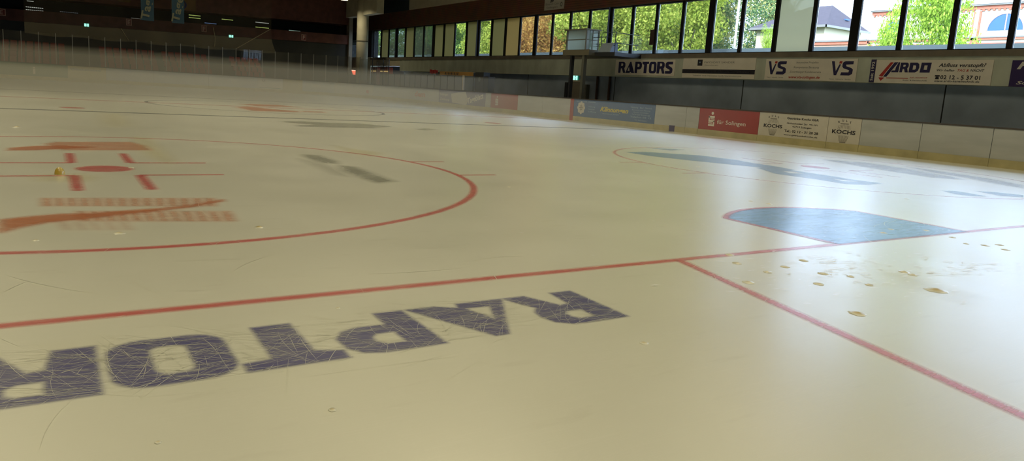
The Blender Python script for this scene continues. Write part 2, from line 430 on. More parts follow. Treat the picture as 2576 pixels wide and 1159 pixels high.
for cy in (7, -7):
    strip('faceoff_circle', ang(4.5, (6,cy), 0, 2*PI, 240)[:-1], .038, .026, RED if cy > 0 else RED2, closed=True, z=NZ)
    patch('faceoff_spot', [[ang(.30, (6,cy), 0, 2*PI, 40)[:-1]]], RED, fe=.055, res=.02, z=NZ*2.5)
    for sx in (1, -1):
        for sy in (1, -1):
            strip('hash_mark', line((6+sx*.85, cy+sy*4.42),(6+sx*.85, cy+sy*5.05), .1), .034, .024, RED if cy > 0 else RED2, z=NZ*1.5)
            x0, y0 = 6+sx*.62, cy+sy*.33
            strip('restraint_mark', line((x0,y0),(x0,y0+sy*.92),.1), .034, .028, RED if cy > 0 else RED2, z=NZ*3)
            strip('restraint_mark', line((x0,y0),(x0+sx*1.15,y0),.1), .046, .042, RED if cy > 0 else RED2, z=NZ*3.5)
strip('blue_line', line((18.58,-14.9),(18.58,14.9),.5), .15, .03, DARK)
strip('centre_line', line((26,-14.9),(26,14.9),.5), .15, .03, RED)
strip('far_blue_line', line((33.42,-14.9),(33.42,14.9),.5), .15, .03, DARK)
strip('centre_circle', ang(4.5, (26,0), 0, 2*PI, 120)[:-1], .05, .02, DARK, closed=True)
for cy in (7, -7):
    patch('neutral_zone_spot', [[ang(.32, (20.2,cy), 0, 2*PI, 32)[:-1]]], RED, fe=.03, res=.03, z=NZ*1.5)
PM = {'swoosh_low': [(2.775, 7.895), (2.864, 7.743), (2.959, 7.499), (2.931, 7.271), (3.006, 7.058), (3.088, 6.736), (3.211, 6.452), (3.487, 6.118), (3.39, 6.129), (3.082, 6.472), (2.932, 6.786), (2.813, 7.072), (2.657, 7.366), (2.585, 7.582), (2.416, 7.757), (2.249, 7.872)], 'swoosh_up': [(8.053, 8.054), (8.443, 8.036), (8.781, 7.733), (8.895, 7.38), (8.704, 6.969), (8.414, 7.338), (8.142, 7.726)], 'block_up': [(9.112, 7.625), (9.47, 7.478), (9.671, 6.4), (8.998, 6.257), (8.302, 6.244), (8.178, 7.391)], 'greyA': [(7.831, 4.021), (7.722, 3.823), (6.915, 3.794), (6.543, 3.902), (6.644, 4.071), (7.125, 4.105), (7.584, 4.094)], 'greyB': [(6.341, 3.929), (6.143, 3.756), (5.327, 3.8), (4.61, 3.813), (4.487, 4.08), (4.978, 4.104), (5.687, 4.081)], 'greyC': [(7.229, 4.28), (6.96, 4.125), (5.913, 4.106), (5.066, 4.236), (5.233, 4.34), (6.103, 4.333), (6.848, 4.342)], 'greyfar': [(16.864, 2.052), (17.22, 1.304), (16.876, 0.584), (17.128, -0.366), (15.913, -1.018), (14.974, 0.092), (14.843, 1.041), (14.866, 2.097), (15.326, 2.018), (15.809, 1.387), (16.406, 1.986)], 'greysmall': [(15.091, -1.281), (15.615, -1.911), (15.409, -2.204), (14.72, -1.482)], 'orangeA': [(28.124, 0.721), (28.801, -0.004), (29.091, -1.104), (27.453, -1.607), (27.303, -0.637), (26.837, 0.289)], 'orangeB': [(24.877, 1.525), (26.031, 0.862), (24.662, 0.353), (23.57, -0.405), (22.856, -0.127), (22.809, 0.676), (22.52, 1.439)], 'orangeC': [(23.942, -0.742), (24.077, -1.518), (23.39, -1.297), (23.27, -0.543)], 'blueA': [(8.939, -3.956), (9.097, -4.671), (8.36, -5.815), (7.418, -6.003), (6.696, -5.82), (6.03, -5.782), (5.481, -5.582), (5.497, -5.086), (6.039, -5.012), (6.538, -4.723), (7.205, -4.336), (8.07, -3.967)], 'blueB': [(5.903, -4.907), (5.756, -5.424), (5.288, -5.448), (4.782, -5.448), (4.479, -5.455), (4.081, -5.362), (3.525, -5.467), (3.39, -4.763), (3.529, -4.38), (4.102, -4.402), (4.493, -4.358), (4.965, -4.272)], 'blueBh1': [(5.37, -4.983), (5.231, -5.242), (4.923, -5.098), (4.999, -4.802)], 'blueBh2': [(4.171, -4.93), (3.991, -5.094), (3.771, -5.127), (3.856, -4.763)], 'teal': [(10.164, -5.738), (10.173, -6.234), (9.939, -6.963), (9.525, -6.032)], 'blueC': [(2.547, -5.713), (2.508, -6.015), (2.229, -5.991), (1.892, -5.843), (1.989, -5.485), (2.218, -5.428)], 'blueD': [(2.391, -6.546), (2.248, -6.892), (1.842, -7.091), (1.676, -6.688), (1.865, -6.317)], 'mauveA': [(7.731, -9.637), (6.924, -10.507), (5.656, -10.124), (4.838, -9.661), (4.16, -9.362), (3.739, -8.922), (4.161, -8.371), (4.959, -8.548), (6.313, -9.012)], 'mauveB': [(6.054, -10.839), (5.403, -10.738), (4.437, -10.465), (3.705, -10.159), (2.837, -9.507), (2.485, -8.652), (3.184, -8.99), (4.012, -9.577), (4.973, -9.918)], 'stain1': [(10.629, 6.286), (10.522, 6.04), (8.826, 6.073), (6.854, 6.112), (6.525, 6.219), (7.344, 6.346), (8.786, 6.363)], 'stain2': [(9.567, 2.931), (9.11, 2.855), (8.21, 2.505), (7.658, 2.876), (8.158, 3.12)], 'stain3': [(5.296, 7.692), (5.544, 7.276), (5.192, 7.135), (4.881, 7.26), (4.977, 7.653)], 'stain4': [(-0.939, 1.945), (-1.01, 1.728), (-1.352, 1.975), (-1.561, 2.004), (-1.575, 2.253), (-1.271, 2.206)], 'stain5': [(17.952, 6.257), (17.228, 6.031), (14.249, 6.168), (13.203, 6.395), (15.465, 6.422)]}
ROWS = [[[(3.799, 7.619), (3.791, 7.564), (3.368, 7.553), (3.379, 7.611)], [(3.784, 7.522), (3.775, 7.466), (3.351, 7.46), (3.362, 7.519)], [(3.768, 7.424), (3.759, 7.367), (3.334, 7.366), (3.345, 7.426)], [(3.753, 7.324), (3.744, 7.267), (3.316, 7.271), (3.327, 7.332)], [(3.737, 7.223), (3.728, 7.165), (3.299, 7.175), (3.31, 7.236)], [(3.721, 7.121), (3.711, 7.062), (3.281, 7.078), (3.292, 7.14)], [(3.704, 7.018), (3.695, 6.958), (3.263, 6.98), (3.274, 7.042)], [(3.688, 6.913), (3.678, 6.853), (3.245, 6.88), (3.256, 6.943)], [(3.671, 6.808), (3.662, 6.747), (3.226, 6.78), (3.238, 6.844)], [(3.654, 6.7), (3.645, 6.639), (3.208, 6.678), (3.22, 6.743)], [(3.637, 6.592), (3.627, 6.529), (3.189, 6.575), (3.201, 6.64)], [(3.62, 6.482), (3.61, 6.419), (3.17, 6.47), (3.182, 6.537)], [(3.602, 6.371), (3.592, 6.307), (3.15, 6.365), (3.163, 6.432)], [(3.585, 6.258), (3.574, 6.193), (3.131, 6.258), (3.143, 6.326)]], [[(3.048, 7.368), (3.038, 7.316), (2.588, 7.297), (2.601, 7.351)], [(3.029, 7.273), (3.018, 7.22), (2.568, 7.206), (2.58, 7.261)], [(3.01, 7.176), (2.999, 7.122), (2.547, 7.114), (2.56, 7.17)], [(2.99, 7.078), (2.979, 7.024), (2.526, 7.022), (2.539, 7.078)], [(2.97, 6.979), (2.959, 6.924), (2.505, 6.928), (2.517, 6.985)], [(2.95, 6.878), (2.939, 6.823), (2.483, 6.833), (2.496, 6.891)], [(2.93, 6.777), (2.918, 6.721), (2.461, 6.737), (2.474, 6.795)], [(2.909, 6.674), (2.898, 6.618), (2.439, 6.64), (2.453, 6.699)], [(2.888, 6.57), (2.877, 6.513), (2.417, 6.542), (2.431, 6.602)], [(2.867, 6.465), (2.856, 6.407), (2.394, 6.443), (2.408, 6.503)], [(2.846, 6.358), (2.834, 6.3), (2.372, 6.343), (2.386, 6.403)], [(2.824, 6.251), (2.812, 6.191), (2.349, 6.241), (2.363, 6.303)]], [[(2.567, 7.503), (2.558, 7.463), (2.258, 7.43), (2.268, 7.473)], [(2.544, 7.402), (2.534, 7.362), (2.233, 7.333), (2.244, 7.376)], [(2.52, 7.3), (2.51, 7.259), (2.209, 7.234), (2.22, 7.278)], [(2.496, 7.196), (2.486, 7.155), (2.184, 7.134), (2.195, 7.179)], [(2.472, 7.091), (2.462, 7.05), (2.159, 7.033), (2.17, 7.078)]]]
patch('orange_swoosh', [[PM['swoosh_low']], [PM['swoosh_up']]], ORANGE, fe=.07, res=.025, z=NZ*2.5)
patch('faded_orange_lettering', [[q] for r in ROWS[:2] for q in r], PINK, fe=.075, res=.025, z=NZ*2.2)
patch('pale_orange_lettering', [[q] for q in ROWS[2]], PINK, fe=.07, res=.03, z=NZ*2.1, gain=.35)
patch('faded_orange_block', [[PM['block_up']]], PINK, fe=.10, res=.03, z=NZ*2.2, gain=.9)
patch('grey_stroke', [[PM['greyA']], [PM['greyB']]], GREY, fe=.13, res=.03, z=NZ*2.2)
patch('pale_grey_stroke', [[PM['greyC']]], GREY, fe=.15, res=.03, z=NZ*2.2, gain=.4)
patch('grey_figure', [[PM['greyfar']], [PM['greysmall']]], GREY, fe=.15, res=.05, z=NZ*2.2, gain=.8)
patch('orange_centre_emblem', [[PM['orangeA']], [PM['orangeB']], [PM['orangeC']]], ORANGE, fe=.3, res=.1, z=NZ*2.2)
patch('blue_lettering', [[PM['blueA']], [PM['blueB'], PM['blueBh1'], PM['blueBh2']], [PM['blueC']], [PM['blueD']]], LBLUE, fe=.07, res=.03, z=NZ*2.5)
patch('teal_stroke', [[PM['teal']]], LBLUE, fe=.08, res=.04, z=NZ*2.5, gain=.6)
patch('violet_lettering', [[PM['mauveA']], [PM['mauveB']]], MAUVE, fe=.15, res=.05, z=NZ*2.5)
for i, k in enumerate(('stain1','stain2','stain3','stain4','stain5')):
    patch('yellow_stain', [[PM[k]]], YEL, fe=.18 if k != 'stain5' else .5, res=.05, z=NZ*(3.0+.2*i), gain=.75)
# the big navy club lettering, upside down as seen from behind the goal line
loops = []
for ch, y0 in zip('RAPTORS', (4.75, 5.27, 5.925, 6.42, 6.885, 7.405, 7.94)):
    loops.append([[(-.44-.56*v, y0+.56*u) for u, v in l] for l in GLY[ch][1]])
patch('navy_lettering', loops, NAVY, fe=.022, res=.009, z=NZ*1.5)

# skate scratches: fine pale arcs cut into the surface
m_s = ice_material('skate_scratch', (.84, .83, .72, 1), scratch=False, cover=.3, solid=True)
def scratches(name, n, x0, x1, y0, y1, wid, z, lmin, lmax):
    V = []; F = []
    for q in range(n):
        a = rng.uniform(0, PI) if rng.random() < .45 else rng.normal(1.35, .35); ln = rng.uniform(lmin, lmax)**1.0; cv = rng.normal(0, .9)
        x, y = rng.uniform(x0, x1), rng.uniform(y0, y1); w_ = wid*rng.uniform(.4, 1.3); st = 7; b0 = len(V)
        for j in range(st+1):
            ww = w_*math.sin(PI*(j+.25)/(st+.5)); nx, ny = -math.sin(a), math.cos(a)
            V += [(x+nx*ww, y+ny*ww, z), (x-nx*ww, y-ny*ww, z)]
            x += math.cos(a)*ln/st; y += math.sin(a)*ln/st; a += cv*ln/st
        F += [(b0+2*j, b0+2*j+1, b0+2*j+3, b0+2*j+2) for j in range(st)]
    o = cov_obj(name, [v[:2] for v in V], F, np.full(len(V), 1.0), m_s, z); o['kind'] = 'stuff'; return o
scratches('skate_scratches', 1100, -1.02, -.42, 4.6, 8.4, .0010, NZ*1.9, .08, .5)
scratches('skate_scratches', 90, -1.3, .3, 3, 8.8, .0010, NZ*1.9, .3, 1.6)
scratches('skate_scratches', 400, .2, 7, -3, 9, .0020, NZ*2.9, .2, 1.2)

# frozen drips standing on the ice
BUMPS = [(5.519, 7.47, 0.069), (12.353, 8.074, 0.072), (18.857, 6.564, 0.051), (2.043, 7.128, 0.037), (2.031, 6.109, 0.035), (1.923, 7.652, 0.02), (-0.002, 2.742, 0.032), (-1.368, 2.089, 0.058), (-1.5, 3.283, 0.036), (-0.929, 1.734, 0.037), (-1.014, 1.758, 0.033), (-0.924, 2.847, 0.032), (-0.362, 2.243, 0.032), (-0.467, 2.622, 0.031), (-0.727, 2.507, 0.034), (-0.863, 2.361, 0.024), (-1.078, 2.467, 0.026), (-0.705, 3.351, 0.036), (-0.537, 2.929, 0.029), (-0.247, 2.931, 0.033), (-0.156, -0.587, 0.03), (-0.414, -0.343, 0.024), (-0.53, -0.478, 0.034), (-0.572, -0.695, 0.035), (-0.73, -0.457, 0.034), (0.242, 0.037, 0.034), (0.358, -0.299, 0.03), (0.187, -0.709, 0.031), (2.068, -0.406, 0.039), (2.308, -0.337, 0.028), (-1.485, 6.668, 0.013), (-1.386, 4.984, 0.021), (-1.486, 7.268, 0.009), (-0.28, 6.232, 0.011), (6.124, -3.398, 0.033), (1.997, -3.566, 0.035), (3.955, 2.458, 0.021), (6.096, 6.704, 0.028)]
M['drip'] = ice_material('frozen_drip', (.58, .42, .06, 1), scratch=False, cover=1.0, solid=True)
M['dripc'] = ice_material('frozen_drip_clear', (.66, .56, .26, 1), scratch=False, cover=.75, solid=True)
def dome(r, h, seed, soft=True):
    b = MB(); n, k = 18, 8; rs = random.Random(seed)
    wob = [1+rs.uniform(-.12,.12) for _ in range(n)]
    vs = [(0,0,h)]
    for j in range(1, k+1):
        t_ = j/k
        rr_ = r*1.5*t_ if soft else r*math.sin(t_*PI/2)
        zz = h*math.cos(t_*PI/2)**2.0 if soft else h*math.cos(t_*PI/2)
        for i in range(n):
            t = 2*PI*i/n; w = 1+(wob[i]-1)*t_
            vs.append((rr_*w*math.cos(t), rr_*w*math.sin(t), zz-(.003 if j == k else 0)))
    fs = [(0, 1+i, 1+(i+1) % n) for i in range(n)]
    for j in range(k-1):
        for i in range(n):
            a = 1+j*n+i; c = 1+j*n+(i+1) % n; fs.append((a, a+n, c+n, c))
    return b.add(vs, fs)
BL = {0:'tall yellow frozen drip beside the near faceoff spot', 1:'yellow frozen drip beyond the near faceoff circle, by the left edge',
      2:'yellow frozen drip at the blue line on the left', 3:'pale yellow frozen drip below the faded orange lettering',
      4:'yellow frozen drip right of the faded orange lettering', 5:'small frozen drip left of the near circle bottom arc',
      6:'reddish frozen drip standing on the goal line left of the crease', 7:'largest dark yellow frozen drip behind the goal line',
      8:'olive yellow frozen drip nearest the camera behind the goal line',
      25:'pair member: yellow frozen drip inside the blue crease',
      30:'frozen drip below the navy letter T at the bottom', 31:'frozen drip right of the navy letter R',
      32:'lowest frozen drip near the bottom left of the ice', 34:'frozen drip in front of the far faceoff circle',
      37:'pale frozen drip on the right end of the near faceoff spot'}
BL[25] = 'yellow frozen drip inside the blue crease'
for i, (x, y, r) in enumerate(BUMPS):
    hh = r*(.15 if i > 9 else .22 if i != 0 else 1.1)
    if i not in (0, 7, 8): r *= .8
    if i == 0: r *= .75
    o = dome(r, hh, i, i != 0).build('ice_drip', M['drip'] if i in (0,1,2,4,7,8,25) else M['dripc'], smooth=True)
    o.location = (x, y, .004)
    at = o.data.attributes.new('cov', 'FLOAT', 'POINT')
    at.data.foreach_set('value', [1.0]+[(math.cos(min(1, j/8*1.15)*PI/2)**1.3 if i else 1.0) for j in range(1, 9) for _ in range(18)])
    if i in BL: lab, grp = BL[i], 'frozen drips on the ice'
    elif x < 0 and y > 1.2: lab, grp = 'small pale frozen drip between goal line and restricted area line', 'small drips behind the goal line'
    elif y < 1.2 and x < .05: lab, grp = 'small brownish frozen drip behind the crease right of the net', 'small drips behind the crease'
    elif x < .5 and y < .2: lab, grp = 'small grey frozen drip on the blue crease', 'small drips on the crease'
    else: lab, grp = 'small pale frozen drip on the open ice beyond the goal line', 'small drips on the open ice'
    lab = lab.replace('right of the net', 'on the right')
    tag(o, lab, 'ice drip', grp)
# loose frost flakes
fl = MB()
def flake(x, y, L_, W_):
    a = rng.uniform(-.25, .25)+PI/2-.35; dx, dy = math.cos(a)*L_, math.sin(a)*L_; ex, ey = -math.sin(a)*W_, math.cos(a)*W_
    z = .007+rng.uniform(0, .001); k = rng.uniform(-.25, .25)*W_
    fl.add([(x-dx,y-dy,z),(x+ex*.8,y+ey*.8,z),(x+dx,y+dy,z),(x-ex,y-ey,z)], [(0,3,2,1)])
for _ in range(230):
    t = rng.uniform(0, 1)
    cx, cy = -.75+rng.normal(0, .33), 2.15+rng.normal(0, .65)
    if rng.random() < .22: cx, cy = -1.0+rng.normal(0, .12), 1.2+rng.normal(0, .55)
    flake(cx, cy, rng.uniform(.014, .05), rng.uniform(.004, .010))
for _ in range(110): flake(rng.uniform(.05, 1.5), rng.uniform(-1.1, 2.2), rng.uniform(.01, .03), rng.uniform(.003, .006))
for _ in range(120): flake(rng.uniform(.2, 6), rng.uniform(-3.5, 4.5), rng.uniform(.01, .03), rng.uniform(.003, .007))
M['frostw'] = mat('frost_white', (1, 1, 1), .5, spec=1.0)
tag(fl.build('frost', M['frostw']), 'white flecks of frost scattered over the ice around the crease', 'frost', kind='stuff')

# ------------------------------------------------------------------ boards along the far side and the far end
ARC = 8.5*PI/2
def pt(s, d=0, z=0):
    if s <= 0: return (47.5+s, -15-d, z)
    if s < ARC:
        a = s/8.5; return (47.5+(8.5+d)*math.sin(a), -6.5-(8.5+d)*math.cos(a), z)
    return (56+d, -6.5+(s-ARC), z)
def tan(s):
    a = 0 if s <= 0 else min(s, ARC)/8.5; return np.array((math.cos(a), math.sin(a), 0))
def inw(s):
    a = 0 if s <= 0 else min(s, ARC)/8.5; return np.array((-math.sin(a), math.cos(a), 0))
def band(mb, s0, s1, z0, z1, d0, d1):
    n = 1 if (s1 <= 0 or s0 >= ARC) else max(1, int((s1-s0)/.5)+1)
    vs = []
    for i in range(n+1):
        s = s0+(s1-s0)*i/n; vs += [pt(s,d0,z0), pt(s,d1,z0), pt(s,d1,z1), pt(s,d0,z1)]
    fs = [(0,1,2,3), tuple(4*n+i for i in (3,2,1,0))]
    for i in range(n):
        a = 4*i; b = a+4
        for j in range(4): fs.append((a+j, b+j, b+(j+1) % 4, a+(j+1) % 4)[::-1])
    mb.add(vs, fs); return mb
def board(s0, s1, label, face='board', cat='rink board'):
    c = pt((s0+s1)/2, 0, 0)
    e = empty('rink_board', c, label, cat, 'rink boards')
    g = .008
    band(MB(), s0+g, s1-g, .235, 1.085, 0, .09).build('panel', M[face], e)
    band(MB(), s0+g*.5, s1-g*.5, 0, .235, -.014, .09).build('kickplate', M['kick'], e)
    band(MB(), s0, s1, 1.085, 1.135, -.012, .12).build('cap_rail', M['cap'], e)
    return e
def btext(e, name, m, items):
    """items: (text, s of left end or centre, z, width, height, bold, shear, align)"""
    mb = MB()
    for (tx, s, z, w, h, bo, shr, al) in items:
        put_text(mb, tx, pt(s, 0, z), -tan(s), (0,0,1), w, h, bo, shr, al, nrm=inw(s), off=.006)
    return mb.build(name, m, e)
def brect(mb, s0, s1, z0, z1, off=.004): return band(mb, min(s0,s1), max(s0,s1), z0, z1, -off, .0)
X = lambda x: x-47.5
for a, b, lab in ((2.5,4.03,'plain white rink board at the right picture edge, nearest one'),
                  (4.03,6.02,'plain white rink board beside the right edge'), (6.02,8.03,'plain white rink board below the blue and red drain advert sign'),
                  (8.03,10.0,'plain white rink board right of the crowned drinks advert')):
    board(X(a), X(b), lab)
def crown_logo(e, sc, scale):
    """glass-like emblem of thin bars with a name across it"""
    mb = MB(); t = -tan(sc); n = inw(sc)
    def bar(u0, v0, u1, v1, w):
        o = np.array(pt(sc, 0, 0))
        d = np.array((u1-u0, v1-v0)); d = d/np.linalg.norm(d)*w/2; q = [(u0-d[1],v0+d[0]),(u1-d[1],v1+d[0]),(u1+d[1],v1-d[0]),(u0+d[1],v0-d[0])]
        mb.add([o+t*a*scale+np.array((0,0,b*scale+.62))+n*.005 for a, b in q], [(3,2,1,0)])
    for i in range(9):
        u = -.2+.05*i; bar(u*1.15, .09+.03*(1-abs(i-4)/4), u*.95, .22+.03*(1-abs(i-4)/4), .012)
        bar(u*.95, -.12, u*.62, -.33, .012)
    bar(-.15, .27, .15, .27, .03); bar(-.11, -.35, .11, -.35, .03)
    mb.build('logo', M['lgrey'], e)
    z = .62-.08*scale
    btext(e, 'lettering', M['lblack'], [('KOCHS', sc, .555, .86*scale, .13*scale, .03, 0, 'c')])
    mb = MB()
    for i, ch in enumerate('KULT'):
        a = math.radians(125-23.3*i); r = .36*scale
        o = np.array(pt(sc, 0, 0))+t*(math.cos(a)*r)+np.array((0, 0, .64+math.sin(a)*r*.92))
        put_text(mb, ch, o, t, (0,0,1), None, .07*scale, .02, 0, 'c', nrm=n, off=.006)
    mb.build('curved_lettering', M['lblack'], e)
e = board(X(10.0), X(11.21), 'white rink board advert with crowned bar emblem alone', 'adwhite')
crown_logo(e, X(10.6), 1.0)
e = board(X(11.21), X(14.1), 'white rink board advert with crowned bar emblem beside a drinks shop address', 'adwhite')
crown_logo(e, X(13.45), .95)
btext(e, 'address_lettering', M['lblack'], [
    ('Getränke Kochs GbR', X(12.88), .905, 1.30, .075, .02, 0, 'l'), ('Höhscheider Str. 99-101', X(12.86), .735, 1.26, .06, .008, 0, 'l'),
    ('42719 Solingen', X(12.62), .62, .78, .06, .008, 0, 'l'), ('Tel.: 02 12 - 31 20 28', X(12.93), .44, 1.38, .085, .018, 0, 'l'),
    ('www.getraenkekochs.de', X(12.94), .32, 1.38, .05, .01, 0, 'l')])
def bank(e, s_logo, k, words=True):
    mb = MB(); t = -tan(s_logo); n = inw(s_logo); o = np.array(pt(s_logo, 0, .60))
    def r(u0, v0, u1, v1):
        mb.add([o+t*a*k+np.array((0,0,b*k))+n*.006 for a, b in ((u0,v0),(u1,v0),(u1,v1),(u0,v1))], [(0,1,2,3)])
    r(-.15,-.2,.15,-.13); r(.09,-.13,.15,0); r(-.15,-.04,.15,.03); r(-.15,.03,-.09,.16); r(-.15,.12,.15,.19)
    r(-.15,-.10,.06,-.065); r(-.06,.06,.15,.095)
    vs = [o+t*(.03+.06*math.cos(2*PI*i/16))*k+np.array((0,0,(.29+.06*math.sin(2*PI*i/16))*k))+n*.006 for i in range(16)]
    mb.add(vs, [tuple(range(16))]); mb.build('logo', M['lwhite'], e)
e = board(X(14.1), X(17.1), 'red rink board advert with white S emblem and words für Solingen', 'adred')
bank(e, X(16.42), 1.05)
btext(e, 'lettering', M['lwhite'], [('für Solingen', X(16.12), .505, 1.42, .165, .006, 0, 'l')])
board(X(17.1), X(17.83), 'narrow plain white rink board beside the larger red advert')
e = board(X(17.83), X(19.7), 'plain white rink board carrying the blue line mark on its kickplate')
brect(MB(), X(18.42), X(18.74), 0, .26, .02).build('blue_line_mark', M['lviolet'], e)
e = board(X(19.7), X(25.9), 'long blue rink board advert with yellow script and a pale rosette', 'adblue')
brect(MB(), X(25.62), X(25.9), 0, 1.085, .018).build('centre_line_mark', M['adred'], e)
mb = MB(); so = X(25.0); o = np.array(pt(so, 0, .68)); t = -tan(so); n = inw(so)
vs = []
for i in range(32):
    a = 2*PI*i/32; r = .30*(1+.10*math.cos(8*a)); vs.append(o+t*r*math.cos(a)*1.0+np.array((0,0,r*math.sin(a)))+n*.006)
mb.add(vs, [tuple(range(32))]); mb.build('rosette', M['adwhite'], e)
mb = MB()
for a, b, c, d in ((-.16,-.02,.16,.02),(-.02,-.16,.02,.16),(-.10,-.10,.10,-.07),(-.10,.07,.10,.10)):
    mb.add([o+t*u+np.array((0,0,v))+n*.009 for u, v in ((a,b),(c,b),(c,d),(a,d))], [(0,1,2,3)])
mb.build('rosette_cross', M['lgrey'], e)
btext(e, 'script_lettering', M['adyellow'], [('Klinnungen', X(23.5), .60, 2.05, .22, .03, .4, 'l')])
btext(e, 'small_lettering', M['adteal'], [('MEISTERBETRIEB · SOLINGEN', X(25.4), .97, 1.5, .05, .01, 0, 'l'),
    ('Heizung', X(24.4), .74, .5, .06, 0, 0, 'l'), ('Sanitär', X(24.4), .62, .5, .06, 0, 0, 'l'), ('Lüftung', X(24.4), .50, .6, .06, 0, 0, 'l'),
    ('und Söhne GmbH', X(23.3), .47, 1.2, .05, .01, 0, 'l'),
    ('Heizung · Bad · Service', X(21.3), .87, 1.4, .07, .01, 0, 'l'), ('Beratung und Planung', X(21.2), .76, 1.2, .06, 0, 0, 'l'),
    ('Neubau und Umbau', X(21.1), .66, 1.0, .06, 0, 0, 'l'), ('Wartung', X(21.2), .56, 1.2, .06, 0, 0, 'l'),
    ('Telefon 02 12', X(21.3), .44, 1.4, .07, .01, 0, 'l'), ('42 Solingen', X(21.0), .31, .8, .06, 0, 0, 'l')])
board(X(25.9), X(28.4), 'plain white rink board left of the blue advert'); board(X(28.4), X(30.9), 'plain white rink board right of the smaller red advert')
e = board(X(30.9), X(33.9), 'smaller red rink board advert, farther along the side', 'adred')
bank(e, X(33.2), 1.0); btext(e, 'lettering', M['adred'], [('für Solingen', X(32.9), .5, 1.4, .16, .006, 0, 'l')])
board(X(33.9), X(34.55), 'narrow white rink board between the violet newspaper advert and red advert')
e = board(X(34.55), X(40.9), 'faded violet newspaper advert on the far side boards', 'advio')
mb = MB(); q = [(X(38.9),.30),(X(36.95),.22),(X(36.7),.50),(X(37.1),1.06),(X(38.2),.98),(X(39.1),.86)]
mb.add([np.array(pt(s, 0, z))+inw(s)*.006 for s, z in q], [tuple(range(6))]); mb.build('paper_picture', M['adwhite'], e)
mb = MB(); t = np.array((-1,0,0)); a = math.radians(12)
put_text(mb, 'Tageblatt', pt(X(36.75), 0, .33), (-math.cos(a),0,math.sin(a)), (math.sin(a),0,math.cos(a)), 2.0, .34, .03, .1, 'l', nrm=(0,1,0), off=.008)
mb.build('lettering', M['lwhite'], e)
btext(e, 'small_lettering', M['adwhite'], [('Solinger', X(40.7), .72, 1.2, .16, .01, 0, 'l'), ('Zeitung', X(40.7), .40, 1.4, .16, .01, 0, 'l')])
e = board(X(40.9), X(47.5), 'white rink board with the red word dem where the far corner begins', 'board')
btext(e, 'lettering', M['lred'], [('dem', X(44.8), .50, 1.75, .36, .035, 0, 'l')])
board(0, 3.6, 'plain white rink board at the start of the curved corner')
e = board(3.6, 7.3, 'white curved corner board with small dark text and red letters', 'adwhite')
btext(e, 'dark_lettering', M['lgrey'], [('Ihr Partner', 5.6, .78, .9, .1, .02, 0, 'l')]); btext(e, 'red_lettering', M['lred'], [('eis', 4.35, .42, .62, .34, .03, 0, 'l')])
board(7.3, 9.9, 'plain white curved corner board below the round column')
e = board(9.9, 11.4, 'brownish advert board on the curved far corner', 'adbrown')
e = board(11.4, 13.35, 'white corner board with small dark capitals and a green line', 'adwhite')
btext(e, 'lettering', M['lblack'], [('UZFS', 13.0, .80, .75, .14, .02, 0, 'l')])
brect(MB(), 11.6, 13.2, .30, .34, .01).build('green_line', M['adgreen'], e)
for a, b, lab in ((13.35,17.0,'plain white far end board beside the corner'), (17.0,20.8,'plain white far end board at its middle'),
                  (20.8,23.9,'plain white far end board right of the tan lettering board')):
    board(a, b, lab)
e = board(23.9, 26.25, 'tan far end board with brown lettering next to the green advert', 'adbrown')
btext(e, 'lettering', M['lgrey'], [('Gaststätte', 26.1, .80, 1.9, .15, .03, 0, 'l')])
e = board(26.25, 30.6, 'dark green advert board at the left end of the far boards', 'adgreen')
btext(e, 'lettering', M['adwhite'], [('i', 28.3, .40, .16, .5, .02, 0, 'l')])
board(30.6, 34.5, 'white far end board beyond the left picture edge')

# clear panes standing on the far boards
def pane(s0, s1, z1, m, label, group, pm='steel', nm='glass_panel'):
    e = empty(nm, pt((s0+s1)/2, .05, 1.135), label, 'glass panel' if nm == 'glass_panel' else 'screen', group)
    band(MB(), s0+.02, s1-.02, 1.135, z1, .045, .057).build('pane', M[m], e)
    mb = MB(); band(mb, s0-.022, s0+.022, 1.135, z1+.03, .02, .08); mb.build('post', M[pm], e)
    return e
k = 0
for n in range(31, 4, -1):
    a = n*.992+.12; k += 1
    pane(a, a+.992, 3.2, 'rinkglass', 'clear rink glass pane on the far end boards, %s counted from the left' % ORD[k-1], 'clear panes above the far boards')
for a, b, w in ((3.82,5.08,'just left of the round column base'), (2.61,3.82,'with a yellow lit strip behind it, nearer the column'), (1.9,2.61,'with a yellow lit strip behind it, farther from the column')):
    pane(a, b, 3.1, 'rinkglass', 'tall clear corner pane '+w, 'tall corner panes', 'dsteel')
ls = [1.9,1.06,.08,-.73,-1.66,-2.57,-3.58,-4.63,-5.71,-6.68,-7.69,-8.71,-9.76]
for i in range(len(ls)-1):
    pane(ls[i+1], ls[i], 2.02, 'milky', 'low milky screen on the side boards, %s from the column' % ORD[i], 'low milky screens', 'dsteel', 'low_screen')
mb = MB(); band(mb, -9.98, -9.84, 1.135, 2.1, .0, .1)
tag(mb.build('post', M['cream']), 'pale upright post ending the row of low milky screens', 'post')
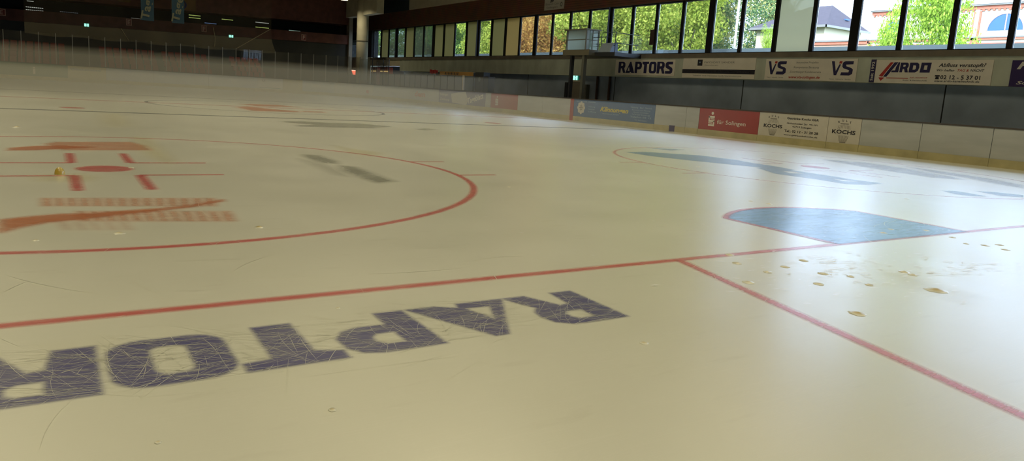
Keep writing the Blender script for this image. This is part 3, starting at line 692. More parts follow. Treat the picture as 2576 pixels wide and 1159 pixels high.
# things standing behind the screens
e = empty('banner_bar', (39,-15.2,2.1), 'orange bar with dark lettering above the low milky screens', 'banner')
MB().box((36.65,-15.25,2.08),(41.3,-15.2,2.32)).build('bar', M['barorange'], e)
mb = MB()
for i in range(9):
    x = 40.5-i*.22; mb.add([(x,-15.19,2.12),(x-.12,-15.19,2.12),(x-.15+.05*(i % 2),-15.19,2.28),(x-.05,-15.19,2.28)], [(0,1,2,3)])
mb.build('lettering', M['lblack'], e)
mb = MB()
for x in (41.25, 36.7): mb.tube((x,-15.3,0),(x,-15.3,2.3),.03)
mb.build('stand', M['dsteel'], e)
mb = MB(); n = 12
for j in range(2):
    for i in range(n+1):
        mb.v.append((43.15-1.35*i/n, -15.35+.05*math.sin(i*1.7), 2.42-.27*j+.03*math.sin(i*1.1+j)))
mb.f = [(i, i+1, n+2+i, n+1+i) for i in range(n)]
o = mb.build('red_flag', M['cloth']); md = o.modifiers.new('t', 'SOLIDIFY'); md.thickness = .03
tag(o, 'red cloth bundled left of the orange bar', 'cloth')
e = empty('loudspeaker_box', (41.75,-15.4,0), 'small black box on a stand beside the red cloth', 'box')
MB().box((41.42,-15.6,1.98),(42.1,-15.3,2.22)).build('case', M['dsteel'], e)
mb = MB(); mb.tube((41.76,-15.45,0),(41.76,-15.45,1.98),.03); mb.build('stand', M['dsteel'], e)
e = empty('padded_gate_post', (35.8,-15.6,0), 'dark padded gate posts at the right end of the orange bar', 'gate')
MB().box((35.45,-15.75,0),(36.5,-15.3,2.33)).build('tall_pad', M['dsteel'], e)
MB().box((34.85,-15.75,0),(35.4,-15.3,2.08)).build('short_pad', M['dsteel'], e)
mb = MB()
for i in range(14):
    a = 2*PI*i/14; mb.v.append((35.95+.15*math.cos(a), -15.29, 1.9+.15*math.sin(a)))
mb.f = [tuple(range(14))[::-1]]; mb.build('round_badge', M['greybox'], e)
# ------------------------------------------------------------------ hall shell
YW = -19.19
xk = lambda k: 7.92+1.875*k
ZS, ZT = 3.66, 6.28
struct(MB().box((-13,-19.9,-.3),(57.3,-19.6,2.46)).build('wall_right', M['lowwall']))
mb = MB()
for x in (9.86, 18.91, 28.0, 36.9, 46.0): mb.box((x-.02,-19.6,0),(x+.02,-19.59,2.46))
struct(mb.build('trim_1', M['dark']))
struct(MB().box((-13,-19.9,2.46),(57.3,YW,3.44)).build('wall_right_parapet', M['concrete']))
struct(MB().box((-13,-19.9,3.44),(64.4,YW+.07,ZS)).build('trim_2', M['ledge']))
struct(MB().box((57.3,-19.9,2.9),(64.4,YW,3.44)).build('wall_right_lintel', M['cream']))
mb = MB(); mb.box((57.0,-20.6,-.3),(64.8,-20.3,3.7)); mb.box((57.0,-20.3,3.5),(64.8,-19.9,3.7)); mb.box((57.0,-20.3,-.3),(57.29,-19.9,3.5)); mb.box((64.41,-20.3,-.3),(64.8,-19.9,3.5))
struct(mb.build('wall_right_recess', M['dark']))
struct(MB().box((64.4,-19.9,-.3),(71.3,YW,3.74)).build('wall_right_far', M['concrete']))
struct(MB().box((-13,-19.9,ZT),(71.3,YW,7.7)).build('wall_right_cladding', M['slats']))
struct(MB().box((-13,-19.9,7.7),(55.5,YW+.12,9.6)).build('wall_right_upper', M['cream']))
struct(MB().box((55.5,-19.9,7.7),(71.3,YW+.06,9.6)).build('wall_right_upper_far', M['bluep']))
mb = MB(); mb.box((64.35,-19.9,3.74),(68.25,YW,ZT)); mb.box((70.05,-19.9,3.74),(71.3,YW,ZT)); mb.box((68.25,-19.9,5.48),(70.05,YW-.1,ZT))
struct(mb.build('wall_right_pier', M['dark']))
FROST = {4:1,16:1,17:1,19:1,21:1,22:1,25:1,28:1}; SEMI = {23:1,24:1,26:1,27:1}
for k in range(-11, 30):
    w = .37 if k % 4 == 3 else .2; w2 = .37 if (k+1) % 4 == 3 else .2
    mb = MB(); mb.box((xk(k)-w/2,-19.42,ZS),(xk(k)+w/2,-19.33,ZT))
    if k == 29: mb.box((xk(30)-w2/2,-19.42,ZS),(xk(30)+w2/2,-19.33,ZT))
    mb.box((xk(k)+w/2,-19.48,ZS),(xk(k+1)-w2/2,-19.36,ZS+.05)); mb.box((xk(k)+w/2,-19.48,ZT-.05),(xk(k+1)-w2/2,-19.36,ZT))
    f = struct(mb.build('window_%d' % (k+12), M['frame']))
    m = 'frost2' if k == 4 else 'frosto' if k == 16 else 'frost' if k in FROST else 'semi' if k in SEMI else 'glass'
    MB().box((xk(k)+w/2,-19.43,ZS+.05),(xk(k+1)-w2/2,-19.42,ZT-.05)).build('pane', M[m], f)
    if k % 8 == 3 and k > 4 or k == 11:
        MB().tube((xk(k)-.02,-19.2,ZS),(xk(k)-.02,-19.2,ZT),.045).build('pipe', M['pipe'], f)
f = struct(MB().box((68.25,-19.5,3.74),(68.33,-19.3,5.48)).build('window_42', M['frame']))
MB().box((68.33,-19.43,3.78),(70.0,-19.42,5.48)).build('pane', M['glass'], f)
mb = MB()
for i in range(7): mb.box((68.3,-19.34,5.0+i*.07),(70.0,-19.30,5.03+i*.07))
mb.build('blind', M['dsteel'], f)
struct(MB().box((-13.5,-24,9.6),(72,21.5,9.9)).build('ceiling', M['roof']))
struct(MB().box((-13.5,20.5,-.3),(72,20.9,9.6)).build('wall_left', M['standwall']))
struct(MB().box((-13.5,-20.3,-.3),(-13,20.5,9.6)).build('wall_near', M['column']))
struct(MB().box((71.3,-20.5,-.3),(71.8,20.5,9.6)).build('wall_far', M['standwall']))
mb = MB(); mb.box((-13.5,-19.9,3.44),(-13.0,YW,ZT)); struct(mb.build('trim_3', M['frame']))

# round column with its roof beam
e = empty('pillar', (59.7,-16.5,-.02)); e['kind'] = 'structure'
MB().tube((59.7,-16.5,-.02),(59.7,-16.5,9.6),.52,28).build('shaft', M['column'], e, smooth=True)
MB().box((56.0,-16.95,7.15),(63.6,-16.3,9.6)).build('beam', M['column'], e)
mb = MB(); mb.tube((59.7,-16.5,4.86),(59.7,-16.5,4.93),.55,28); mb.build('strap', M['ledge'], e)

# the far stand: terrace, back wall, gallery front, lamps behind it
zs = lambda z, y: z-.02*(y+3.5)
def slope_box(mb, x0, x1, y0, y1, z0, z1):
    mb.box((x0,y0,0),(x1,y1,1)); n = len(mb.v)-8
    for i in range(n, n+8):
        x, y, z = mb.v[i]; mb.v[i] = (x, y, zs(z1 if z > .5 else z0, y))
    return mb
mb = MB()
for i in range(5): mb.box((58.0+.85*i,-16.9,-.3),(66.4,14.5,.28+.4*i))
struct(mb.build('stand_terrace', M['floorc']))
struct(slope_box(MB(), 66.0, 66.4, -17.4, 20.5, -.2, 4.52).build('wall_end', M['standwall']))
struct(slope_box(MB(), 65.85, 66.05, -17.4, 20.5, 4.52, 5.42).build('gallery_parapet', M['brown']))
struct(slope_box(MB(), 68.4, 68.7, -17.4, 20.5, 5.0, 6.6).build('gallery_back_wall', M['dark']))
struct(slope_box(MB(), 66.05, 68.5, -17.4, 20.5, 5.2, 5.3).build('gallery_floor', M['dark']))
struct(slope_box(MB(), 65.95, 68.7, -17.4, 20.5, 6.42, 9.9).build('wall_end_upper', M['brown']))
struct(MB().box((65.7,-17.75,-.3),(66.5,-17.4,9.6)).build('wall_end_pier', M['cream']))
SL = [(8.91,7.71,5.39,'w',2),(1.43,.21,5.38,'w',1),(-3.12,-4.1,6.06,'y',2),(-4.43,-5.44,5.6,'b',1),(-5.88,-6.87,6.08,'y',1),
      (-8.84,-10.07,6.12,'w',1),(-8.85,-10.07,5.68,'y',1),(-11.92,-13.02,5.68,'g',1),(-14.85,-15.91,5.49,'w',1),(8.81,8.36,5.95,'w',1),(6.6,5.3,5.37,'d',1)]
LM = {'w':emit('slot_light_white',(.8,.85,.75,1),.38),'y':emit('slot_light_yellow',(.75,.95,.25,1),.42),'b':emit('slot_light_blue',(.25,.4,.75,1),.3),
      'g':emit('slot_light_green',(.5,.8,.65,1),.35),'d':emit('slot_light_dim',(.4,.42,.45,1),.10)}
CN = {'w':'whitish','y':'yellow-green','b':'bluish','g':'greenish','d':'very dim'}
SLL = ['paired whitish strip lights over the left seat block','whitish strip light beside the second letter panel','paired yellow-green strip lights between the banners and ochre sign',
       'bluish strip light right of the third letter panel','single yellow-green strip light above the middle exit sign','whitish strip light over the right edge of the net, upper one',
       'yellow strip light over the right edge of the net, lower one','greenish strip light left of the last letter panel','whitish strip light right of the last letter panel',
       'faint whitish strip light at the top left','very dim strip light right of the paired whitish ones']
for (y0, y1, z, c, n), lab in zip(SL, SLL):
    e = empty('strip_light', (67.0,(y0+y1)/2,z), lab+' in the dark gallery', 'strip light', 'strip lights in the far gallery')
    mb = MB()
    for j in range(n):
        zz = z+.09-j*.22 if n == 2 else z
        st = 9
        for q in range(st):
            a = y0+(y1-y0)*q/st; b = a+(y1-y0)/st*.78; mb.box((66.98,a,zz-.028),(67.03,b,zz+.028))
    mb.build('tubes', LM[c], e)
    MB().box((67.03,y0,z-.16 if n == 2 else z-.05),(67.09,y1,z+.14 if n == 2 else z+.05)).build('housing', M['dark'], e)
    MB().box((67.09,(y0+y1)/2-.03,z-.02),(68.4,(y0+y1)/2+.03,z+.02)).build('bracket', M['dark'], e)
# letter panels
M['lpan'] = mat('letter_panel_red', (.38, .08, .06), .6); M['lpf'] = mat('letter_panel_pale', (.85, .55, .42), .6)
for (y0, y1, z0, z1, ch, lab) in ((10.75,10.2,4.57,5.08,'E','red letter panel cut by the left picture edge'),
        (1.92,1.50,4.70,5.24,'E','red letter panel with pale E, left of the strip light'),
        (-3.96,-4.38,4.74,5.32,'F','red letter panel with pale F behind the net, at its middle'),
        (-12.77,-13.22,4.81,5.36,'F','red letter panel with pale F right of the net')):
    e = empty('letter_panel', (65.84,(y0+y1)/2,z0), lab, 'sign', 'section letters on the gallery front')
    MB().box((65.80,y0,z0),(65.85,y1,z1)).build('plate', M['lpf'], e)
    MB().box((65.785,y0-.05,z0+.05),(65.80,y1+.05,z1-.05)).build('field', M['lpan'], e)
    mb = MB(); put_text(mb, ch, (65.785,(y0+y1)/2,z0+.11), (0,-1,0), (0,0,1), None, (z1-z0)*.6, .04, 0, 'c', nrm=(-1,0,0), off=.006)
    mb.build('letter', M['lpf'], e)
# exit signs
def exit_sign(x, y, z, w, h, ax, label):
    e = empty('exit_sign', (x, y, z), label, 'exit sign', 'lit exit signs')
    if ax == 'x': u, n = np.array((0,-1,0)), np.array((-1,0,0))
    else: u, n = np.array((-1,0,0)), np.array((0,1,0))
    o = np.array((x, y, z)); zz = np.array((0,0,1))
    def q(mb, u0, v0, u1, v1, d0, d1):
        c = [o+u*a*w+zz*b*h+n*d for d in (d0, d1) for a, b in ((u0,v0),(u1,v0),(u1,v1),(u0,v1))]
        mb.add(c, [(3,2,1,0),(4,5,6,7),(0,1,5,4),(1,2,6,5),(2,3,7,6),(3,0,4,7)]); return mb
    q(MB(), -.5, 0, .5, 1, -.06, 0).build('case', M['exitd'], e)
    mb = MB(); q(mb, -.46, .08, -.02, .92, 0, .006); q(mb, .1, .08, .44, .92, 0, .006); q(mb, -.02, .45, .1, .6, 0, .006)
    mb.build('lit_symbol', M['exitg'], e)
exit_sign(65.78, 4.79, 4.28, .36, .28, 'x', 'small lit exit sign left on the far stand wall')
exit_sign(65.78, -6.44, 4.44, .40, .26, 'x', 'small lit exit sign below the middle of the net')
exit_sign(31.66, -19.55, 2.16, .50, .33, 'y', 'lit green exit sign above the beige door under the booth')

# seats in the far stand
proto = None
blocks = ((10.4, 8, 'leftmost'), (4.2, 8, 'second'), (-.25, 7, 'third'), (-5.5, 5, 'rightmost'))
for bi, (ys, n, bn) in enumerate(blocks):
    for r in range(4):
        for c in range(n):
            if proto is None:
                mb = MB()
                mb.add([(-.2,-.21,.42),(.2,-.21,.40),(.2,.21,.40),(-.2,.21,.42),(-.2,-.21,.46),(.2,-.21,.44),(.2,.21,.44),(-.2,.21,.46)],
                       [(3,2,1,0),(4,5,6,7),(0,1,5,4),(1,2,6,5),(2,3,7,6),(3,0,4,7)])
                mb.add([(.18,-.21,.44),(.30,-.19,.82),(.30,.19,.82),(.18,.21,.44),(.22,-.21,.43),(.34,-.19,.81),(.34,.19,.81),(.22,.21,.43)],
                       [(0,1,2,3),(7,6,5,4),(0,4,5,1),(1,5,6,2),(2,6,7,3),(3,7,4,0)])
                mb.box((-.05,-.03,0),(.1,.03,.42))
                proto = mb.build('stand_seat', M['seat']); o = proto
            else:
                o = proto.copy(); COL.objects.link(o)
            o.location = (58.45+.85*(r+1), ys-.5*c-.25, .68+.4*r)
            tag(o, 'red plastic seat, %s row up, %s from left in the %s seat block' % (ORD[r], ORD[c], bn), 'seat', 'red seats behind the far boards')
M['pole'] = M['steel']

# netting behind the goal, with its cords
e = empty('safety_net', (57.0,.4,3.1), 'beige protective netting hanging above the far end glass', 'net')
def net_part(name, zlo, zhi, nz, m):
    mb = MB(); ny = 40
    for j in range(nz+1):
        for i in range(ny+1):
            t = j/nz; z0 = zlo(8.84-16.6*i/ny); z1 = zhi(8.84-16.6*i/ny); z = z0+(z1-z0)*t
            yr = -7.75-.45*max(0, 1-(z-3.12)/1.6)**2; y = 8.84+(yr-8.84)*i/ny
            mb.v.append((57.0+.05*math.sin(i*.9), y, z-(.10*math.sin(i/ny*PI*5)**2 if (j == 0 and name == 'lower_band') else 0)))
    mb.f = [(j*(ny+1)+i, j*(ny+1)+i+1, (j+1)*(ny+1)+i+1, (j+1)*(ny+1)+i) for j in range(nz) for i in range(ny)]
    mb.build(name, m, e)
zj = lambda y: 1.236+(zs(4.52, y*1.14)-1.236)*.872
net_part('lower_band', lambda y: 3.12, zj, 8, M['net'])
net_part('upper_mesh', zj, lambda y: 9.4, 16, M['net2'])
for pts in ([(2.97,4.0),(2.5,3.2)], [(-3.35,4.7),(-3.5,3.9),(-3.45,3.25)], [(-5.0,3.2),(-7.7,5.0)]):
    mb = MB()
    for a, b in zip(pts[:-1], pts[1:]): mb.tube((56.95,a[0],a[1]),(56.95,b[0],b[1]),.018,5)
    mb.build('cord', M['cord'], e)
# hanging banners and the ochre sign
for (y0, y1, z0, lab) in ((1.72,.88,4.62,'left teal banner with slanted pale lettering hanging from the roof'), (-.28,-1.12,4.64,'right teal banner with slanted pale lettering hanging from the roof')):
    yo = .12
    e = empty('hanging_banner', (55,(y0+y1)/2,z0), lab, 'banner', 'hanging banners')
    mb = MB(); n = 14
    for j in range(2):
        for i in range(n+1):
            mb.v.append((55.0+.02*math.sin(i*1.3), (y0, y1)[j]+yo, z0+(9.4-z0)*i/n))
    mb.f = [(i, i+1, n+2+i, n+1+i) for i in range(n)]
    b = mb.build('cloth', M['teal'], e); md = b.modifiers.new('t', 'SOLIDIFY'); md.thickness = .01
    mb = MB(); a = math.radians(80)
    put_text(mb, 'Tageblatt', (54.95, (y0*.45+y1*.55)+yo, z0+.03), (0,-math.cos(a),math.sin(a)), (0,math.sin(a),math.cos(a)), 3.6, .52, .03, .0, 'l', nrm=(-1,0,0), off=.02)
    mb.build('lettering', M['btext'], e)
e = empty('ochre_sign', (60,-1.8,5.9), 'ochre sign with a dark ring right of the hanging banners', 'sign')
MB().box((60,-.75,6.02),(60.05,-2.6,7.6)).build('plate', M['osign'], e)
mb = MB()
for i in range(24):
    a = 2*PI*i/24
    for r in (.36, .22): mb.v.append((59.99, -1.55+r*math.cos(a), 6.40+r*math.sin(a)))
mb.f = [(2*i, 2*((i+1) % 24), 2*((i+1) % 24)+1, 2*i+1) for i in range(24)]; mb.build('ring', M['lnavy'], e)
mb = MB()
for y in (-.8,-2.5): mb.tube((60.02,y,7.6),(60.02,y,9.6),.015,5)
mb.build('hanger', M['dsteel'], e)
e = empty('ochre_sign', (60,3,6.0), 'ochre panel edge at the top left of the first banner', 'sign')
MB().box((60,2.95,6.13),(60.05,2.05,7.4)).build('plate', M['osign'], e)
mb = MB(); mb.tube((60.02,2.5,7.4),(60.02,2.5,9.6),.015,5); mb.build('hanger', M['dsteel'], e)

# lit things seen through the corner glass
e = empty('red_lamp', (67.8,-18.9,1.95), 'glowing red lamp left of the round column', 'lamp')
mb = MB(); mb.add([(67.75,-18.55,2.36),(67.75,-19.1,2.36),(67.75,-18.95,1.95),(67.75,-18.7,1.95),(67.9,-18.55,2.36),(67.9,-19.1,2.36),(67.9,-18.95,1.95),(67.9,-18.7,1.95)],
                  [(0,1,2,3),(7,6,5,4),(0,4,5,1),(1,5,6,2),(2,6,7,3),(3,7,4,0)]); mb.build('shade', M['redlamp'], e)
MB().box((67.73,-18.5,2.34),(67.9,-19.1,2.42)).build('lit_edge', M['redlampw'], e)
MB().box((67.78,-18.75,-.02),(67.86,-18.87,1.95)).build('stand', M['dsteel'], e)
for (x0, x1, lab) in ((63.6,62.2,'counter with yellow strip lamp right beside the round column'), (61.3,59.3,'counter with yellow strip lamp, second from the column')):
    e = empty('lit_counter', ((x0+x1)/2,-19.0,0), lab, 'counter', 'lit counters behind the corner glass')
    MB().box((x0,-19.4,-.02),(x1,-18.95,2.75)).build('cabinet', M['redglow'], e)
    MB().box((x0-.1,-18.95,2.34),(x1+.1,-18.91,2.42)).build('strip_lamp', M['yellamp'], e)
    MB().box((x0,-18.95,1.1),(x1,-18.93,2.2)).build('front', M['greybox'], e)

# ------------------------------------------------------------------ signs on the parapet
YS = YW+.012
uu, vv, nn = (-1,0,0), (0,0,1), (0,1,0)
def sign(x0, x1, z0, z1, label, m='signwhite'):
    e = empty('advertising_sign', ((x0+x1)/2, YW, z0), label, 'advertising sign', 'advert signs on the parapet')
    MB().box((x0,YW,z0),(x1,YW+.03,z1)).build('plate', M[m], e)
    return e
def stext(e, name, m, items):
    mb = MB()
    for (tx, x, z, w, h, bo, shr, al) in items: put_text(mb, tx, (x,YW+.03,z), uu, vv, w, h, bo, shr, al, nrm=nn, off=.004)
    return mb.build(name, m, e)
e = sign(27.55, 22.97, 2.55, 3.37, 'white sign filled by one word in huge navy capitals')
mb = MB(); xx = 27.28; kx = .64; pos = [0]
for ch, y0 in zip('RAPTORS', (4.75, 5.27, 5.925, 6.42, 6.885, 7.405, 7.94)):
    u0 = (y0-4.75)/.56
    lp = [[((u0+u)*kx, v*.60) for u, v in l] for l in GLY[ch][1]]
    mb.prism(lp, (xx,YW+.034,2.66), uu, vv, nn, 0)
mb.build('lettering', M['lnavy'], e)
e = sign(22.42, 17.98, 2.49, 3.47, 'white sign crossed by a black bar with a small dark square')
MB().box((22.42,YW+.03,2.70),(17.98,YW+.034,2.90)).build('black_bar', M['lblack'], e)
MB().box((21.45,YW+.03,3.07),(21.14,YW+.034,3.36)).build('dark_square', M['lblack'], e)
stext(e, 'grey_lettering', M['lgrey'], [('PHYSIOFIT SANDER', 21.02, 3.19, 1.85, .085, 0, 0, 'l'), ('Physiotherapie', 20.98, 3.08, .85, .045, 0, 0, 'l'),
                                       ('Telefon und Termine nach Vereinbarung', 21.7, 2.58, 3.0, .05, 0, 0, 'l')])
stext(e, 'pale_lettering', M['lgrey'], [('Massage · Krankengymnastik · Manuelle Therapie · Fango', 22.25, 2.78, 4.05, .07, 0, 0, 'l')])
MB().box((21.34,YW+.034,3.2),(21.27,YW+.037,3.26)).build('square_dot', M['adteal'], e)
e = sign(17.43, 13.1, 2.49, 3.38, 'white sign with two navy monograms with red dots and a red web address')
VG = [[(0,1),(.13,1),(.23,.30),(.36,.78),(.43,.78),(.27,0),(.16,0)]]
SG = [[(.98,1),(.62,1),(.53,.93),(.50,.80),(.50,.62),(.56,.50),(.72,.42),(.82,.36),(.80,.22),(.48,.22),(.45,0),(.85,0),(.97,.12),(.98,.42),(.90,.53),(.68,.64),(.66,.76),(.97,.78)]]
IG = [[(.36,1),(.48,1),(.47,.83),(.34,.83)]]
for x, k in ((17.28, .95), (14.22, .98)):
    mb = MB()
    for g in (VG, SG): mb.prism([[(u*k, v*.56) for u, v in l] for l in g], (x,YW+.034,2.72), uu, vv, nn, 0)
    mb.build('logo', M['lnavy'], e)
    mb = MB(); mb.prism([[(u*k, v*.56) for u, v in l] for l in IG], (x,YW+.034,2.72), uu, vv, nn, 0); mb.build('logo_dot', M['lred'], e)
stext(e, 'grey_lettering', M['lgrey'], [('Innovative Projekte', 15.87, 3.19, 1.05, .085, 0, .1, 'l'), ('Kompetente Beratung', 15.97, 2.99, 1.2, .085, 0, .1, 'l'),
      ('Zuverlässiger Kundenservice', 16.15, 2.80, 1.5, .085, 0, .1, 'l'), ('Vision · Industrie · Service', 17.3, 2.57, .85, .05, 0, 0, 'l'), ('Vision · Industrie · Service', 14.25, 2.55, .95, .05, 0, 0, 'l')])
stext(e, 'web_lettering', M['lred'], [('www.vis-solingen.de', 16.18, 2.57, 1.5, .11, .02, .2, 'l')])
e = empty('advertising_sign', (12.42,YW,2.48), 'narrow navy upright sign reading Seit 1992', 'advertising sign', 'advert signs on the parapet')
MB().box((12.54,YW,2.48),(12.34,YW+.032,3.34)).build('plate', M['lnavy'], e)
mb = MB(); put_text(mb, 'Seit 1992', (12.39,YW+.036,2.54), (0,0,1), (1,0,0), .72, .11, .02, 0, 'l', nrm=nn, off=.002); mb.build('lettering', M['lwhite'], e)
e = sign(12.33, 8.22, 2.47, 3.32, 'white sign with a red and navy slanted logo and drain service phone number')
lx = lambda px: 12.33-(px-2207)/(2501-2207)*4.11*.985
mb = MB(); Q = lambda pts: [[((12.33-x), z) for x, z in pts]]
o0 = (12.33,YW+.034,0)
def poly(mb, pts): mb.prism([[(12.33-x, z) for x, z in pts]], o0, uu, vv, nn, 0)
def ap(px, py):  # sign-plane point from coordinates measured on the sign (0..1 across the logo)
    return (12.33-px*4.11, 2.47+(1-py)*.85)
def up(u, v): return (12.33-u, 2.47+v*.85)
mb = MB(); poly(mb, [up(.56,.90),up(.68,.90),up(.31,.27),up(.17,.30)]); poly(mb, [up(.16,.235),up(.40,.235),up(.26,.08)]); poly(mb, [up(.47,.235),up(1.30,.235),up(1.30,.205),up(.47,.205)])
mb.build('red_logo', M['lred'], e)
mb = MB(); poly(mb, [up(.71,.90),up(.86,.90),up(.47,.27),up(.34,.27)])
poly(mb, [up(.87,.90),up(.925,.90),up(.90,.47),up(.62,.47),up(.66,.55),up(.77,.55),up(.79,.70)])
def gl(u0, w, loops): mb.prism([[(u0+u*w, 2.87+v*.355) for u, v in l] for l in loops], o0, uu, vv, nn, 0)
gl(.94, .33, [[(0,0),(.3,0),(.35,.35),(.5,.35),(.62,0),(.98,0),(.85,.40),(.98,.62),(.95,.88),(.8,1),(.05,1)], [(.36,.58),(.38,.78),(.62,.78),(.64,.66),(.58,.58)]])
gl(1.285, .38, [[(0,0),(.62,0),(.88,.15),(.98,.5),(.93,.85),(.75,1),(.05,1)], [(.36,.28),(.38,.72),(.6,.72),(.66,.62),(.66,.36),(.56,.28)]])
gl(1.69, .39, [[(0,0),(.92,0),(1,1),(.08,1)], [(.34,.28),(.37,.72),(.66,.72),(.64,.28)]])
mb.build('navy_logo', M['lnavy'], e)
stext(e, 'grey_lettering', M['lblack'], [('Abfluss verstopft?', 12.33-2.335, 3.08, 1.56, .125, .02, .25, 'l'), ('Wir helfen', 12.33-2.29, 2.92, .60, .085, .012, .25, 'l'),
    ('NACHT', 12.33-3.41, 2.92, .45, .085, .012, .25, 'l'), ('02 12 - 5 37 01', 12.33-2.45, 2.65, 1.32, .14, .018, 0, 'l'),
    ('www.ardo-kanaltechnik.de', 12.33-2.26, 2.55, 1.50, .07, .012, .2, 'l'), ('Rohr- & Kanaltechnik', 12.33-1.12, 2.56, .88, .05, 0, 0, 'l')])
stext(e, 'red_lettering', M['lred'], [('TAG &', 12.33-2.99, 2.92, .38, .085, .015, .25, 'l'), ('ABFLUSSDIENST', 12.33-1.36, 2.66, .64, .05, 0, 0, 'l')])
mb = MB()
poly(mb, [up(2.27,.20),up(2.41,.20),up(2.39,.31),up(2.29,.31)]); poly(mb, [up(2.25,.315),up(2.43,.315),up(2.42,.37),up(2.26,.37)])
mb.build('telephone_symbol', M['lblack'], e)
e = sign(7.66, 3.6, 2.45, 3.30, 'dark purple sign with white slanted lettering, cut by the right picture edge', 'lviolet')
stext(e, 'lettering', M['lwhite'], [('Fahrschule', 7.50, 3.02, 3.2, .24, .02, .25, 'l'), ('Solingen', 7.45, 2.53, 1.1, .11, .02, .25, 'l')])
e = empty('emblem_sign', (33.95,YW,6.46), 'small white sign with dark emblem on the cladding above the windows', 'sign')
MB().box((34.95,YW,6.46),(32.85,YW+.03,7.5)).build('plate', M['adwhite'], e)
mb = MB(); mb.prism([[(.30,1.04),(1.05,1.04),(1.08,.8),(1.02,.62),(.95,.5),(.9,.42),(.84,.5),(.82,.62),(.74,.42),(.66,.42),(.68,.7),(.55,.76),(.36,.78)]], (34.95,YW+.034,6.46), uu, vv, nn, 0)
mb.build('emblem', M['lblack'], e)
mb = MB()
for i in range(20):
    a = 2*PI*i/20
    for r in (.12, .06): mb.v.append((34.95-1.83+r*math.cos(a), YW+.035, 6.46+.28+r*1.2*math.sin(a)))
mb.f = [(2*i, 2*i+1, 2*((i+1) % 20)+1, 2*((i+1) % 20)) for i in range(20)]; mb.build('ring', M['lgrey'], e)
mb = MB()
put_text(mb, 'Eissport Club', (34.8,YW+.03,6.76), uu, vv, 1.4, .12, .01, 0, 'l', nrm=nn, off=.005); put_text(mb, 'Solingen', (34.7,YW+.03,6.56), uu, vv, 1.2, .11, .01, 0, 'l', nrm=nn, off=.005)
mb.build('lettering', M['lgrey'], e)

# ------------------------------------------------------------------ control booth on posts
e = empty('control_booth', (28.5,-17.8,3.42), 'glazed control booth on a raised platform in front of the windows', 'booth')
x0, x1, y0, y1, zf, zt = 29.35, 27.6, -17.0, -17.85, 3.75, 4.80
MB().box((29.5,-16.9,3.45),(27.15,-19.15,3.75)).build('platform', M['timber'], e)
MB().box((27.15,-17.3,3.42),(25.5,-19.15,3.62)).build('walkway', M['dsteel'], e)
MB().box((x0+.1,y0+.1,zt),(x1-.1,y1-.1,zt+.06)).build('roof_slab', M['timber'], e)
mb = MB()
for x, y in ((x0,y0),(x1,y0),(x1,y1),(x0,y1)): mb.box((x-.03,y-.03,zf),(x+.03,y+.03,zt))
mb.box((x0-.12,y0-.02,zf),(x0-.08,y0+.02,zt)); mb.box((x0,y0-.02,4.27),(x1,y0+.02,4.31)); mb.box((x1-.02,y0,4.27),(x1+.02,y1,4.31))
mb.box((x1-.02,-17.42,zf),(x1+.02,-17.46,zt)); mb.box((x0,y1-.02,4.27),(x1,y1+.02,4.31)); mb.box((x0-.02,y0,4.27),(x0+.02,y1,4.31))
mb.build('glazing_bars', M['timber'], e)
MB().box((x0,y0,zf),(x1,y0-.01,zt)).build('front_glazing', M['boothwhite'], e)
MB().box((x1,y0,zf),(x1+.01,-17.2,zt)).build('side_glazing', M['boothwhite'], e)
MB().box((x1,-17.2,zf),(x1+.01,y1,zt)).build('side_glazing', M['boothclear'], e)
MB().box((x0,y1,zf),(x1,y1+.01,zt)).build('back_glazing', M['boothclear'], e)
mb = MB()
for (a, b) in (((x0+.1,-17.2,5.05),(x1+.2,-17.2,5.05)),((x0+.1,-17.2,5.05),(x0+.1,-17.2,zt+.06)),((x1+.2,-17.2,5.05),(x1+.2,-17.2,zt+.06)),((28.5,-17.2,5.05),(28.5,-17.2,zt+.06))): mb.tube(a, b, .016, 6)
mb.build('roof_rail', M['dsteel'], e)
mb = MB()
for z in (4.66, 4.42, 4.10, 3.98): mb.tube((x1,-17.5 if z > 4.3 else -17.7,z),(25.75,-17.5,z),.017, 6)
for x in (26.9, 25.76): mb.tube((x,-17.5,3.6),(x,-17.5,4.66 if x < 26 else 4.5),.022, 6)
mb.tube((25.76,-17.5,4.62),(25.76,-19.1,4.62),.02,6); mb.tube((25.76,-17.5,4.1),(25.76,-19.1,4.1),.02,6)
mb.build('guard_rail', M['dsteel'], e)
for x, m, w in ((28.85,'dsteel',.07), (27.75,'greybox',.1)):
    MB().box((x-w,-17.0,-.02),(x+w,-17.2,3.45)).build('post', M[m], e)
e = empty('floodlight_box', (26.3,-17.6,3.62), 'dark tilted box standing at the right end of the booth walkway', 'box')
mb = MB(); mb.add([(26.95,-17.35,3.625),(25.98,-17.35,3.625),(25.98,-17.9,3.625),(26.95,-17.9,3.625),(26.75,-17.45,4.1),(25.85,-17.45,4.1),(25.85,-17.75,4.1),(26.75,-17.75,4.1)],
                  [(0,1,2,3),(7,6,5,4),(0,4,5,1),(1,5,6,2),(2,6,7,3),(3,7,4,0)]); mb.build('case', M['lowwall'], e)
